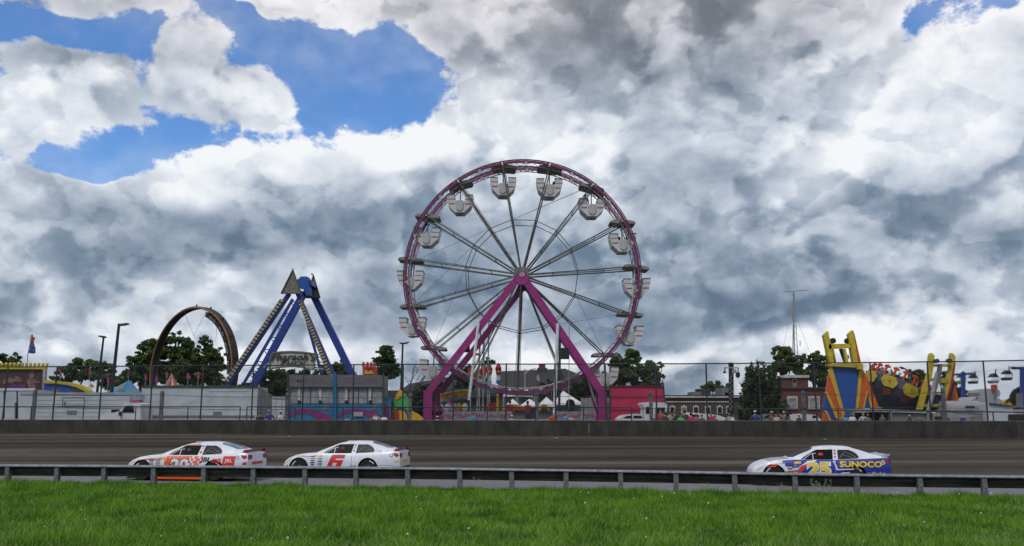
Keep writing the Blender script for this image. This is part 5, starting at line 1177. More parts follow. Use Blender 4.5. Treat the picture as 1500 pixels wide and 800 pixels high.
for x0, y0, x1, y1, m in ((1015,574,1027,581,'midgrey'),(1003,578.5,1008,580.5,'darkgrey'),(992,579,1007,580.6,'darkgrey'),(1057,568,1072,581,'midgrey'),(1062,575,1071,581,'grey')): part('roof_unit', m, t, lambda b: b.rect(x0, y0, x1, y1, 94, 3))
part('roof_duct', 'darkgrey', t, lambda b: b.pp([(1028,580.5),(1024.5,569.5),(1040,570),(1040,580.5)], 95, 2.5))
# security light mast
t = tpx('light_mast', 'utility mast with crossarm, two hanging lamps and coiled cable', 'mast', 1071, 600, 63)
part('mast', 'black', t, lambda b: b.bar(W(1071,531.5,63), W(1071,620,63), .30, .3)); part('crossarm', 'grey', t, lambda b: (b.rect(1062, 538, 1082, 539.5, 62.8, .2)))
part('junction_box', 'grey', t, lambda b: b.rect(1072.5, 541, 1079, 546.5, 62.8, .3)); part('top_box', 'black', t, lambda b: b.rect(1068.5, 531, 1073, 535, 62.8, .4))
for x, y in ((1062,545),(1081.5,546)): lm_ = part('lamp_arm', 'black', t, lambda b: (b.rect(x-.5, y-7, x+.6, y, 62.8, .1))); part('lamp_head', 'black', lm_, lambda b: b.pp([(x-2.3,y+.8),(x-1,y-1),(x+1,y-1),(x+2.3,y+.8),(x+1,y+1.7),(x-1,y+1.7)], 62.75, .25))
part('speaker_horn', 'black', t, lambda b: b.pp([(1079.5,547),(1084,547),(1084.3,551),(1082,553.5),(1079.5,551)], 62.7, .4))
part('coiled_cable', 'grey', t, lambda b: b.tube([W(1071+1.9*math.sin(i*.9), 548+i*1.1, 62.75) for i in range(50)], .018, 4))
# red brick building with tower
t = tpx('brick_building', 'red brick building with a raised square block and big white-paned windows', 'building', 1175, 600, 88)
part('wall', 'redbrick', t, lambda b: b.rect(1146, 569, 1212, 626, 88, 10)); part('coping', 'brick', t, lambda b: b.rect(1145, 567, 1212, 569.4, 87.8, 10)); part('tower_block', 'redbrick', t, lambda b: b.rect(1149, 553, 1184, 569, 90, 5)); part('tower_coping', 'stone', t, lambda b: b.rect(1148, 549.6, 1185.5, 553.4, 89.8, 5.6))
part('tower_window', 'midgrey', t, lambda b: b.rect(1161, 555, 1167, 568, 89.9, .1)); part('tower_pane', 'glass', t, lambda b: b.rect(1162.2, 556.5, 1166, 560, 89.86, .05))
for x0, x1 in ((1153,1168.5),(1184.5,1201)):
    wn = part('window', 'stone', t, lambda b: b.rect(x0, 580.5, x1, 598.5, 87.9, .2)); part('sill', 'stone', wn, lambda b: b.rect(x0-.5, 598, x1+.5, 599.2, 87.8, .3))
    for r_ in range(4):
        for c_ in range(3):
            w_ = (x1-x0-2)/3; part('pane', 'awnlight' if (r_+c_) % 3 else 'grey', wn, lambda b: b.rect(x0+1+c_*w_+.3, 582+r_*4, x0+1+(c_+1)*w_-.3, 585.4+r_*4, 87.84, .04))
    part('window_print', 'signdark', wn, lambda b: (b.rect(x0+4, 585.3, x1-3, 586, 87.8, .02)))
# antenna mast
t = tpx('antenna_mast', 'slender lattice antenna mast with a yagi aerial on top above the trees', 'antenna', 1167, 600, 130)
A, B = W(1162.5, 428, 130), W(1169, 612, 130)
for dx, dy in ((-.28,0),(.28,0),(0,.45)):
    part('mast_leg', 'rimgrey', t, lambda b: b.tube([A+Vector((dx*.3,dy*.3,0)), Vector((B.x+dx*1.8, 130+dy*1.8, FZ))], .05, 4))
for i in range(20):
    f0, f1 = i/20, (i+1)/20; s0, s1 = .3+1.5*f0, .3+1.5*f1; p, q = A.lerp(B, f0), A.lerp(B, f1); part('mast_lacing', 'rimgrey', t, lambda b: (b.tube([p+Vector((-.28*s0,0,0)), q+Vector((.28*s1,0,0))], .025, 3)))
part('yagi_boom', 'rimgrey', t, lambda b: b.tube([W(1148.5,427.8,130), W(1182,424.8,130)], .07, 5))
for i in range(12): f_ = i/11; p = W(1148.5,427.8,130).lerp(W(1182,424.8,130), f_); part('yagi_element', 'rimgrey', t, lambda b: b.tube([p+Vector((-.1,-.6,-.05)), p+Vector((.1,.6,.05))], .035, 4))
for a, b_ in (((1162,470),(1161,520)),((1160.5,456),(1160.5,470)),((1172,499),(1172,507)),((1163,435),(1146,515)),((1164,460),(1188,520))): part('guy_wire' if abs(a[0]-b_[0]) > 5 else 'whip_aerial', 'rimgrey', t, lambda b: b.tube([W(*a, 130), W(*b_, 130)], .02 if abs(a[0]-b_[0]) > 5 else .06, 4))
# ---- spinning disc ride: front tower
TY = 66
t = tpx('tower_ride', 'leaning yellow frame tower with blue and orange painted front', 'ride', 1240, 600, TY)
part('blue_panel', 'blue2', t, lambda b: b.pp([(1218,537),(1260,538.5),(1257,560),(1252,616),(1240,616)], TY, .4)) 
part('left_orange_panel', 'orange', t, lambda b: b.pp([(1215,545),(1219,555),(1239,612),(1239,616),(1226,616),(1210,577)], TY-.05, .3)); part('left_blue_panel', 'blue2', t, lambda b: b.pp([(1209,580),(1224,611),(1226,616),(1207,616),(1206,600)], TY-.02, .3)); part('corner_orange_panel', 'orange', t, lambda b: b.pp([(1205,616),(1207,604),(1212,604),(1217,616)], TY-.08, .2))
part('right_orange_panel', 'orange', t, lambda b: b.pp([(1263,540),(1267,548),(1279,582),(1283,597),(1277,597),(1270,575),(1262,600),(1256,600)], TY-.05, .3)); part('right_blue_panel', 'blue2', t, lambda b: b.pp([(1268,580),(1273,583),(1275,598),(1266,598)], TY-.02, .3))
for pl in ([(1216.5,538),(1219,537),(1236,600),(1240,616),(1236,616),(1214,546)], [(1209,575),(1212,574),(1230,612),(1229,616),(1224,612)], [(1206,602),(1211,601.5),(1218,616),(1215,616),(1210,605)], [(1259,540),(1264,540),(1259,590),(1257,600),(1254,600)], [(1270,573),(1272,572),(1266,600),(1263.5,600)], [(1272,582),(1274,582),(1280,598),(1276,598)]): part('yellow_edge', 'yellow2', t, lambda b: b.pp(pl, TY-.15, .2))
for pl, d in (([(1207,491),(1213,485),(1217.5,505),(1224,531),(1217,533),(1213,520)], .5), ([(1243.5,489),(1249.5,483.5),(1252,497),(1257,531),(1250.5,532),(1247,512)], .5), ([(1214,508),(1215,504),(1247,503.5),(1247,509.5),(1214,511)], .5), ([(1213,533),(1262,532),(1264,539),(1214,536.5)], .7), ([(1219,512),(1221.5,511),(1225.5,531),(1222,531)], .3), ([(1236,511),(1239,511),(1243,531),(1239.5,531)], .3)): part('yellow_beam', 'yellow', t, lambda b: b.pp(pl, TY-.3, d))
part('red_edge', 'redorange', t, lambda b: b.pp([(1249.5,483.5),(1252,490),(1261,530),(1257,531),(1252,505)], TY, .6)); part('beam_end', 'yellow', t, lambda b: b.rect(1257, 533, 1264.5, 541, TY-.6, .6))
for x in (1219.5, 1241.5): part('drive_wheel', 'black', t, lambda b: b.cyl(W(x, 499.5, TY+.2), .22, .35, 14, ax='y'))
part('inner_strut', 'darkgrey', t, lambda b: b.bar(W(1231,511,TY+.6), W(1238,531,TY+.6), .2)); part('hook', 'black', t, lambda b: b.tube([W(1242,520,TY), W(1243,524,TY), W(1241,526,TY)], .05, 5))
part('rear_leg', 'orange', t, lambda b: b.pp([(1264,541),(1268,548),(1288,597),(1283,597)], TY+1.5, .4)); part('base_deck', 'yellow', t, lambda b: b.rect(1274, 596.5, 1292, 598.5, TY, 1))
# spinning disc with riders' seats
t = tpx('disc_ride', 'tilted spinning disc ride with yellow hexagon panels and red seats', 'ride', 1312, 600, 69)
dc = W(1312, 574, 69); a_ = R(-29)
def dp(x, y, z): return Vector((dc.x+x*math.cos(a_)-z*math.sin(a_)*-1*-1, 69+y, dc.z+x*math.sin(a_)+z*math.cos(a_)))
def dp(x, y, z):
    X = x*math.cos(a_)-z*math.sin(a_); Z = x*math.sin(a_)+z*math.cos(a_); return Vector((dc.x+X, 69+y, dc.z+Z))
RD = 2.55; n = 28; mb = MB(); lv = [(RD*.55,-1.5),(RD*.86,-.75),(RD,-.2),(RD*1.02,.45),(RD*.96,.52),(.3,.55)]
mb.add([dp(r*math.cos(2*math.pi*j/n), r*math.sin(2*math.pi*j/n), z) for r, z in lv for j in range(n)], [(i*n+j, i*n+(j+1) % n, (i+1)*n+(j+1) % n, (i+1)*n+j) for i in range(len(lv)-1) for j in range(n)]+[tuple(range(n))]); mb.build('bowl', 'bowlblue', t)
def on_bowl(deg, z, k=.0): 
    r = float(np.interp(z, [-1.5,-.75,-.2,.45], [RD*.55,RD*.86,RD,RD*1.02]))+.05+k; a = R(deg); return dp(r*math.cos(a), r*math.sin(a), z)
for k in range(10):
    a0 = -126+36*k; 
    hx = [(-12,.40),(7,.42),(14,.05),(9,-.42),(-7,-.46),(-14,-.1)]
    mb = MB(); mb.prism([on_bowl(a0+d, z, .13) for d, z in hx], (on_bowl(a0,0,.10)-on_bowl(a0,0,.13))); hp_ = mb.build('hexagon_panel', 'yellow', t); mb = MB(); mb.ball(on_bowl(a0, .02, .14), .06, 6); mb.build('panel_boss', 'darkgrey', hp_)
    mb = MB(); mb.prism([on_bowl(a0+d, z, .10) for d, z in ((-8,-.56),(6,-.52),(8,-.86),(-6,-1.02))], (0,-.03,0)); mb.build('orange_panel', 'orangedull', t)
for k in range(20):
    a = 18*k; ra = R(a); rr = RD*.93; mb = MB(); P_ = lambda x, z: dp((rr+x)*math.cos(ra), (rr+x)*math.sin(ra), z)
    mb.tube([P_(0,.5), P_(.05,.8), P_(.02,1.15)], [.12,.09,.10], 6); mb.tube([dp((rr)*math.cos(ra-.09), rr*math.sin(ra-.09), 1.15), dp(rr*math.cos(ra), rr*math.sin(ra), 1.26), dp(rr*math.cos(ra+.09), rr*math.sin(ra+.09), 1.15)], .10, 6); mb.build('seat_restraint', 'redorange', t)
    mb = MB(); a2 = ra+.15; mb.ball(dp(rr*.95*math.cos(a2), rr*.95*math.sin(a2), .98), .10, 6, 0); mb.ball(dp(rr*.95*math.cos(a2), rr*.95*math.sin(a2), .72), (.14,.12,.2), 6, 1); mb.build('rider', ['skin', ('white','blue','darkgrey','tubgrey')[k % 4]], t)
part('pedestal', 'black', t, lambda b: b.pp([(1290,600),(1285,585),(1300,590),(1320,598),(1340,598),(1345,602),(1290,604)], 70.5, 2))
# platform trailer
t = tpx('platform_trailer', 'long grey open-sided trailer platform in front of the disc ride', 'trailer', 1320, 600, 61)
part('deck', 'grey', t, lambda b: b.pp([(1247.5,602.5),(1247.5,599),(1290,599.5),(1366,602),(1366,605.5)], 61, 2.4)); part('front_panel', 'midgrey', t, lambda b: b.rect(1306, 606, 1366, 622, 61.2, 2)); part('dark_bay', 'black', t, lambda b: b.rect(1249, 604, 1304, 622, 62.5, .3))
for x in (1249, 1303.5, 1358): part('deck_post', 'tubgrey', t, lambda b: b.rect(x, 603, x+3, 622, 61, .3))
part('control_cabinet', 'tubgrey', t, lambda b: b.rect(1367, 605, 1386, 622, 61, 1.4))
for x in (1371, 1376): part('gauge', 'black', t, lambda b: b.cyl(W(x+1, 612, 60.9), .11, .1, 12, ax='y'))
# second yellow tower
t = tpx('tower_ride', 'ladder-like yellow tower with grey arms right of the disc ride', 'ride', 1375, 600, TY-1)
YT = TY-1
for pl in ([(1363,522),(1365,517),(1369,521),(1368.5,532),(1365,552),(1360,568),(1352,600),(1346,600),(1357,560),(1362,545)], [(1394,522),(1395,517),(1400,522),(1399.5,533),(1396,553),(1389,580),(1382,604),(1378,604),(1388,560),(1393,540)]): part('yellow_rail', 'yellow', t, lambda b: b.pp(pl, YT, .5))
part('red_edge', 'red', t, lambda b: b.pp([(1398,533),(1400,532),(1397,555),(1388,590),(1383,604),(1381,604),(1392,565)], YT-.05, .3)); part('black_edge', 'black', t, lambda b: b.pp([(1397.5,560),(1399,560),(1392,590),(1388,606),(1384,605),(1392,575)], YT-.1, .3)); part('blue_edge', 'blue', t, lambda b: b.pp([(1395,563),(1398,556),(1399.5,560),(1394,580)], YT, .4))
for y, h in ((533.5,3.5),(554,4.5),(574,4.5),(592,4.5)):
    sx = (y-533)*.19; part('yellow_rung', 'yellow', t, lambda b: b.rect(1364-sx, y, 1396-sx*.75, y+h, YT+.1, .4))
for x, y in ((1371.5,529),(1390,528.5)): part('pivot_wheel', 'darkgrey', t, lambda b: b.cyl(W(x, y, YT-.2), .16, .4, 14, ax='y'))
part('grey_arm', 'midgrey', t, lambda b: b.pp([(1377,533),(1381,533),(1379,550),(1368,585),(1362,603),(1358.5,603),(1370,565)], YT-.2, .3)); part('grey_arm', 'grey', t, lambda b: b.pp([(1372,545),(1374,545),(1369,572),(1361,602),(1358,602),(1366,570)], YT-.25, .2))
part('inner_frame', 'yellow', t, lambda b: b.rect(1377, 559, 1390, 561, YT, .2)); part('inner_panel', 'mural', t, lambda b: b.pp([(1359,577),(1384,577),(1377,604),(1350,604)], YT+.6, .2)); part('inner_panel', 'blue', t, lambda b: b.pp([(1372,578),(1383,578),(1379,592),(1369,592)], YT+.5, .1)); part('yellow_foot', 'yellow', t, lambda b: b.pp([(1386,606),(1388,598),(1392,600),(1390,606)], YT, .5))
part('orange_sail', 'orange', t, lambda b: b.pp([(1393,592),(1396,573),(1399,562),(1405.5,591)], YT+.8, .3))
# silver tank and white dome canopy
t = tpx('tank_trailer', 'rounded silver tank trailer behind the fence at the right', 'trailer', 1420, 600, 63)
a, b_ = W(1391, 600, 63), W(1446, 600, 63)
part('tank', 'tankmetal', t, lambda b: b.cyl(((a.x+b_.x)/2, 64.2, W(1400,597,63).z), .5, b_.x-a.x, 24, ax='x')); part('body', 'tankmetal', t, lambda b: b.rect(1388, 600, 1500, 612, 63.3, 1.8)); part('blue_line', 'midgrey', t, lambda b: b.pp([(1389,601),(1445,606),(1445,606.7),(1389,601.8)], 63.2, .05))
for x in (1416.5, 1421, 1425.5): part('tank_port', 'black', t, lambda b: b.cyl(W(x, 596.5, 63.1), .10, .12, 10, ax='y'))
for f in (.15,.3,.8): part('wheel', 'rubber', t, lambda b: b.cyl((a.x+(b_.x-a.x)*f*1.8, 63.5, FZ+.45), .45, .3, 18, ax='y'))
part('rear_box', 'trailer', t, lambda b: b.pp([(1447,591),(1450,590),(1480,594.5),(1486,604),(1486,622),(1447,622)], 62.6, 1.8)); part('rear_box_edge', 'darkgrey', t, lambda b: b.bar(W(1449,591,62.5), W(1481,595,62.5), .1)); part('grille_box', 'black', t, lambda b: b.rect(1479, 607, 1500, 618, 62.4, .4)); part('louvre', 'midgrey', t, lambda b: b.rect(1423, 610, 1439, 618, 63.1, .1))
t = tpx('dome_canopy', 'pale grey tent dome with a rocky crown and small red chimney', 'tent', 1445, 600, 76)
part('dome', 'canopydome', t, lambda b: b.pp([(1418,594),(1424,586),(1432,581.5),(1444,580.5),(1455,581),(1463,583.5),(1470,588),(1477,596)], 76, 3)); part('crown', 'canopydome', t, lambda b: b.pp([(1437,581),(1434,575),(1436,571),(1443,572),(1447,569),(1455,570.5),(1462,570),(1466,575),(1464,582)], 77, 2)); part('red_chimney', 'redorange', t, lambda b: b.rect(1456, 563.5, 1461, 571, 76.5, .5))
for x in (1431, 1458): part('dome_light', 'darkgrey', t, lambda b: b.ball(W(x, 583, 75.8), .1, 6))
t = tpx('painted_hut', 'tiny purple hut with a pointed yellow gable at the right', 'hut', 1480, 600, 74)
part('gable', 'yellow2', t, lambda b: b.pp([(1475,594),(1475,589),(1478.5,585),(1482,589),(1483,594)], 74, .8)); part('gable_edge', 'black', t, lambda b: b.pp([(1474,590),(1478.5,584),(1483.5,590),(1482,590),(1478.5,586),(1475.5,590)], 73.9, .3)); part('hut_body', 'mural3', t, lambda b: b.rect(1475, 594, 1489, 622, 74.2, 1.2))
# chair lift
for i, (x, y, arm, lab) in enumerate(((1410.8,545,(1396.5,549,1427.5,547.5),'blue chairlift pylon beside the yellow tower'),(1497.5,541,(1483,539,1506,540),'blue chairlift pylon at the right photo edge'))):
    t = tpx('lift_pylon', lab, 'pylon', x, 600, 84-i*10, 'chairlift pylons'); Y = 84-i*10; z_ = i*0
    part('pylon', 'blue', t, lambda b: b.bar(W(x, y, Y), W(x+.3, 622, Y), .30, .3)); part('crossarm', 'blue', t, lambda b: b.bar(W(arm[0]+3, arm[1], Y), W(arm[2]-3, arm[3], Y), .13, .13))
    for q in range(8): f_ = q/7; p = W(arm[0], arm[1], Y).lerp(W(arm[2], arm[3], Y), f_); part('sheave', 'black', t, lambda b: b.cyl(p, .12, .12, 10, ax='y'))
for i, (x, y, s, m, Y, lab) in enumerate(((1411,561,1.0,'yellow',86,'yellow chairlift cabin passing behind the blue pylon'),(1428.5,562,1.05,'darkgreen',84,'dark green chairlift cabin just right of the blue pylon'),(1458.5,561.5,1.15,'tubgrey',78,'pale chairlift cabin above the red chimney'),(1478.3,557,1.15,'darkgreen',76,'dark chairlift cabin, last before the right edge'))):
    t = tpx('lift_cabin', lab, 'lift cabin', x, y, Y, 'chairlift cabins'); t.location.z = W(x, y, Y).z; w = 4.6*s
    part('roof', 'black', t, lambda b: b.pp([(x-w*1.05,y-8*s),(x,y-13*s),(x+w*1.05,y-8*s)], Y-.4, .8)); part('tub', m, t, lambda b: b.pp([(x-w,y-3.5*s),(x+w,y-3.5*s),(x+w*.8,y),(x-w*.8,y)], Y-.4, .8))
    for dx in (-w*.93, -w*.3, w*.3, w*.93): part('cabin_post', 'darkgrey', t, lambda b: b.rect(x+dx-.25, y-8*s, x+dx+.25, y-3.5*s, Y-.38, .06))
    part('hanger', 'darkgrey', t, lambda b: b.tube([W(x, y-12*s, Y), W(x-.3, y-16*s, Y), W(x+.6, y-18*s, Y)], .05, 5))
t = tpx('lift_cable', 'thin chairlift cables strung between the two blue pylons', 'cable', 1450, 545, 80); t.location.z = W(1450,545,80).z
for dy in (0, 5): part('cable', 'darkgrey', t, lambda b: b.tube([W(1397,548+dy,88), W(1428,545+dy,84), W(1458,543+dy*.8,78), W(1484,539+dy*.6,74), W(1530,533,66)], .018, 4))
# lamp behind disc ride, and small things at the right
t = tpx('street_lamp', 'curved-arm street lamp rising behind the disc ride', 'lamp post', 1332, 600, 90); part('pole', 'darkgrey', t, lambda b: b.bar(W(1332.5,541,90), W(1332.5,612,90), .30)); part('arm', 'darkgrey', t, lambda b: b.tube([W(1332,549,90), W(1327,541,90), W(1322,538.5,90)], .08, 5)); part('lamp_head', 'darkgrey', t, lambda b: b.pp([(1318,537.5),(1321,537),(1325,540),(1323,541)], 90, .3))
t = tpx('flag', 'small american flag drooping above the disc ride riders', 'flag', 1292, 600, 75); part('pole', 'grey', t, lambda b: b.tube([W(1292,600,75), W(1291,536,75)], .03, 4)); part('cloth', 'red', t, lambda b: b.pp([(1291.5,537),(1293,539),(1297,546),(1295,549),(1292,547)], 75, .05)); part('canton', 'blue', t, lambda b: b.pp([(1291.4,537),(1293,539),(1294.5,542),(1292,543)], 74.96, .03))
t = tpx('totem_pole', 'pale wooden post standing between the rides and the trees', 'post', 1336, 600, 80); part('post', 'signcream', t, lambda b: b.tube([W(1335.5,600,80), W(1337,565,80)], .14, 6))
t = tpx('small_tower', 'slim grey structure before the trees at the right photo edge', 'tower', 1496, 600, 70); part('tower_body', 'midgrey', t, lambda b: b.rect(1494.5, 576, 1498.5, 622, 70, .6)); part('tower_deck', 'midgrey', t, lambda b: b.rect(1491, 594, 1502, 597, 69.9, .8)); part('cross_box', 'darkgrey', t, lambda b: b.rect(1488, 600, 1500, 606, 69.8, .8))
# ---------------------------------------------------------------- trees and bushes
def leaf_cloud(cl, n, size, rs, flat=1.0, gaps=.5):
    """n leaf faces gathered in clumps (centre, radii)"""
    c = np.array([q[0] for q in cl]); r = np.array([q[1] for q in cl]); w = (r.prod(1))**.667; w /= w.sum()
    idx = rs.choice(len(cl), n, p=w); d = rs.normal(size=(n, 3)); d /= np.linalg.norm(d, axis=1)[:, None]
    p = c[idx]+d*r[idx]*(rs.rand(n, 1)**.42)*(1+.35*(rs.rand(n, 1) < .12))
    a = rs.normal(size=(n, 3)); a /= np.linalg.norm(a, axis=1)[:, None]; b = np.cross(a, rs.normal(size=(n, 3))); b /= np.linalg.norm(b, axis=1)[:, None]
    s = size*(.55+.9*rs.rand(n, 1)); a *= s; b *= s*.55; b[:, 2] *= flat
    v = np.stack([p-a, p+b, p+a, p-b], 1); return v
def leaves(name, v, m, parent):
    n = len(v); o_ = np.array(wloc(parent)); me = bpy.data.meshes.new(name); me.vertices.add(n*4); me.vertices.foreach_set('co', (v-o_).ravel()); me.loops.add(n*4)
    me.loops.foreach_set('vertex_index', np.arange(n*4, dtype=np.int32)); me.polygons.add(n); me.polygons.foreach_set('loop_start', np.arange(0, n*4, 4, dtype=np.int32)); me.update(calc_edges=True); me.materials.append(M[m])
    o = bpy.data.objects.new(name, me); col.objects.link(o); o.parent = parent; return o
def broad_tree(label, base, blobs, Y, m='leafA', n=7000, size=.26, seed=1, clump=.27, name='broadleaf_tree', dens=12):
    rs = np.random.RandomState(seed); k = Y/1267.0; p = W(base, 600, Y); t = thing(name, label, 'tree' if 'tree' in name else 'bush', (p.x, Y, FZ)); cl = []; tips = []
    for (cx, cy, rx, ry) in blobs:
        c = W(cx, cy, Y); RX, RZ = rx*k, ry*k; RY = min(RX, RZ)*.8+.5; nn = max(5, int(dens*(rx*ry)**.5/8))
        for i in range(nn):
            d = rs.normal(size=3); d /= np.linalg.norm(d); q = rs.rand()**.36*1.0
            cc = (c.x+d[0]*RX*q, Y+d[1]*RY*q, c.z+d[2]*RZ*q); r = clump*min(RX, RZ)*(.55+.8*rs.rand()); cl.append((cc, (r*1.25, r*1.1, r*.8))); 
            if i % 3 == 0: tips.append(cc)
    mb = MB(); th = min(.45, .05*(max(q[1]+0 for q in blobs) and 6)); top = W(blobs[0][0], blobs[0][1], Y)
    a = Vector((p.x, Y, FZ)); mid = Vector((p.x*.7+top.x*.3, Y, FZ+(top.z-FZ)*.45)); mb.tube([a, a.lerp(mid, .5)+Vector((.1,0,0)), mid, top], [.32,.26,.22,.07], 8); mb.build('trunk', 'bark', t)
    for i, q in enumerate(tips[:14]):
        q = Vector(q); s = a.lerp(mid, .6).lerp(top, rs.rand()*.5) if False else mid.lerp(top, rs.rand()*.6); mb = MB(); mb.tube([s, s.lerp(q, .5)+Vector((0,0,-.15)), q], [.12,.08,.03], 5); mb.build('limb', 'bark', t)
    leaves('crown', leaf_cloud(cl, int(n*1.5), size*.66, rs), m, t)
    return t
broad_tree('distant dark tree at the far left edge above the yellow bulb frame', 8, [(12,524,16,8),(0,530,14,10),(26,530,9,5),(-25,522,22,12)], 110, n=3500, size=.30, seed=3)
broad_tree('broad tree left of the two lamp posts above the blue ride canopy', 112, [(96,548,14,14),(112,545,17,17),(135,542,20,16),(156,548,16,16),(166,560,12,14),(84,560,14,10)], 112, 'leafB', n=9000, size=.28, seed=4)
broad_tree('tree with ragged left edge beside the loop ride foot', 205, [(206,522,17,14),(222,512,16,14),(196,545,16,16),(214,545,20,20),(186,556,12,12)], 120, n=8000, size=.30, seed=5)
broad_tree('tallest dark tree seen through the loop ride', 255, [(258,502,22,15),(246,520,20,20),(270,515,20,18),(258,545,30,25),(282,540,20,22),(232,540,16,20)], 122, n=13000, size=.30, seed=6)
broad_tree('tree right of centre inside the loop, broken by sky gaps', 308, [(300,505,14,12),(312,520,18,14),(322,533,14,14),(300,540,22,22),(318,556,14,14)], 124, n=8500, size=.30, seed=7)
broad_tree('low dark tree under the swing ride name board', 400, [(396,560,22,20),(380,572,16,14),(420,560,24,20),(444,556,20,16),(470,548,14,12),(408,578,26,14),(360,570,12,10)], 112, 'leafC', n=11000, size=.30, seed=8)
broad_tree('ragged small tree between the blue swing ride legs and the red tower', 492, [(494,536,12,10),(486,545,10,10),(504,545,9,8),(478,552,14,9)], 114, n=2600, size=.30, seed=9, clump=.34)
broad_tree('dark bushy tree behind the left foot of the ferris wheel', 625, [(624,580,17,18),(634,570,13,14),(612,592,13,16),(622,596,20,16)], 80, 'leafC', n=6000, size=.22, seed=10)
broad_tree('dark tree rising behind the ride columns beside the left leg', 682, [(680,545,10,16),(674,556,9,12),(690,560,12,12)], 100, 'leafC', n=3000, size=.26, seed=12)
broad_tree('thin pale leaved treetop above the ride columns', 714, [(716,531,9,6),(710,538,8,6)], 112, 'leafB', n=900, size=.26, seed=13)
broad_tree('low dark tree in front of the barn roof below the wheel rim', 805, [(806,562,14,6),(797,566,9,6)], 100, 'leafC', n=1800, size=.25, seed=14)
broad_tree('dark trees behind the right foot of the ferris wheel', 858, [(850,572,18,12),(866,560,14,14),(838,577,12,9),(872,575,14,12)], 98, 'leafC', n=6000, size=.26, seed=15)
broad_tree('large tree right of the ferris wheel above the crimson tarp', 922, [(905,530,16,12),(925,522,17,11),(916,545,24,18),(940,540,16,14),(955,548,12,10),(898,552,18,14),(935,560,26,12),(958,562,10,12)], 105, 'leafB', n=13000, size=.28, seed=16)
broad_tree('spindly branch with leaf tufts at the right end of the tarp', 962, [(958,540,6,6),(966,536,6,4),(970,552,5,3),(956,556,7,6)], 92, 'leafB', n=800, size=.22, seed=17, clump=.5)
broad_tree('small round tree above the flat roof of the brown brick office', 1046, [(1036,568,10,7),(1048,565,13,8),(1060,569,11,7)], 135, 'leafB', n=3600, size=.30, seed=18)
broad_tree('tall tree with a bulging top at the foot of the antenna mast', 1150, [(1142,516,10,10),(1152,522,14,12),(1145,535,15,12),(1164,535,16,14),(1130,545,12,10),(1172,528,9,8)], 116, 'leafB', n=9500, size=.28, seed=19)
broad_tree('darker tree between the antenna tree and the yellow tower ride', 1196, [(1190,525,14,11),(1203,528,12,12),(1195,545,18,16),(1208,555,9,16),(1182,548,12,12)], 114, 'leafA', n=9000, size=.28, seed=20)
broad_tree('treetops behind the red seats of the disc ride', 1300, [(1282,548,12,9),(1298,552,14,8),(1315,558,12,9),(1328,568,12,12),(1345,580,16,14),(1316,575,22,14)], 105, 'leafA', n=9000, size=.26, seed=22)
broad_tree('dark tree right of the street lamp behind the rides', 1346, [(1342,562,7,8),(1350,575,11,9),(1362,585,9,9),(1336,552,4,9)], 100, 'leafC', n=3600, size=.25, seed=23)
broad_tree('narrow dark tree behind the blue chairlift pylon', 1408, [(1403,567,5,8),(1410,580,10,10),(1420,588,9,8),(1402,582,6,12)], 96, 'leafC', n=3200, size=.24, seed=24)
broad_tree('dark tree behind the small tower at the right edge', 1492, [(1494,576,9,9),(1486,588,12,10),(1500,590,12,14)], 92, 'leafC', n=4200, size=.24, seed=25)
broad_tree('small dark tree seen between the legs of the yellow tower', 1384, [(1384,548,5,7),(1380,556,5,6),(1386,553,6,3)], 90, 'leafC', n=700, size=.22, seed=27)
# upright evergreen shrub: sprays of rising branches
def spray_bush(label, base, px0, px1, ytop, Y, seed):
    rs = np.random.RandomState(seed); p = W(base, 600, Y); t = thing('evergreen_shrub', label, 'bush', (p.x, Y, FZ)); cl = []; a = Vector((p.x, Y, FZ))
    k = Y/1267; hw = (px1-px0)/2*k; H = W(base, ytop, Y).z-FZ; cx = W((px0+px1)/2, 600, Y).x
    for i in range(120):
        f = rs.rand()**.7; u = rs.uniform(-1, 1); tip = Vector((cx+u*hw*(1-.25*f), Y+rs.uniform(-1, 1)*hw*.7, FZ+H*(.15+.85*f)*(1-.38*abs(u)**2)))
        root = a+Vector((u*hw*.5, 0, max(.2, (tip.z-FZ)*.45))); 
        for q in range(7): g_ = q/6; c = root.lerp(tip, g_); cl.append(((c.x, c.y, c.z), (.31*(1.15-g_*.72), .31*(1.15-g_*.72), .42*(1.1-g_*.5))))
        if i < 16: mb = MB(); mb.tube([a, root, tip], [.10,.06,.015], 5); mb.build('branch', 'bark', t)
    v = leaf_cloud(cl, 34000, .12, rs); leaves('foliage', v, 'leafC', t); return t
spray_bush('big dark evergreen shrub right of the light mast behind the fence', 1113, 1078, 1155, 524, 62, 31)
# pine with flat branch layers
def pine(label, base, ytop, ybot, spread, Y, seed):
    rs = np.random.RandomState(seed); top = W(base, ytop, Y); t = thing('pine_tree', label, 'tree', (top.x, Y, FZ)); k = Y/1267; mb = MB(); mb.tube([(top.x, Y, FZ), (top.x+.05, Y, (FZ+top.z)/2), top], [.22,.14,.03], 7); mb.build('trunk', 'bark', t); cl = []
    zb = W(base, ybot, Y).z; nl = 17
    for i in range(nl):
        f = i/(nl-1); z = top.z-(top.z-zb)*f; L_ = spread*k*(.18+.82*f**.8)*(.75+.5*rs.rand())
        for q in range(5):
            a = rs.uniform(0, 2*math.pi); L2 = L_*(.6+.5*rs.rand()); e = Vector((top.x+math.cos(a)*L2, Y+math.sin(a)*L2, z+L2*.22)); s = Vector((top.x, Y, z))
            mb = MB(); mb.tube([s, s.lerp(e, .5)+Vector((0,0,-.06)), e], [.05,.035,.015], 4); mb.build('branch', 'bark', t)
            for w in (.35,.6,.8,1): c = s.lerp(e, w); cl.append(((c.x, c.y, c.z+.05), (.42, .42, .13)))
    leaves('needles', leaf_cloud(cl, 7500, .17, rs), 'leafC', t); return t
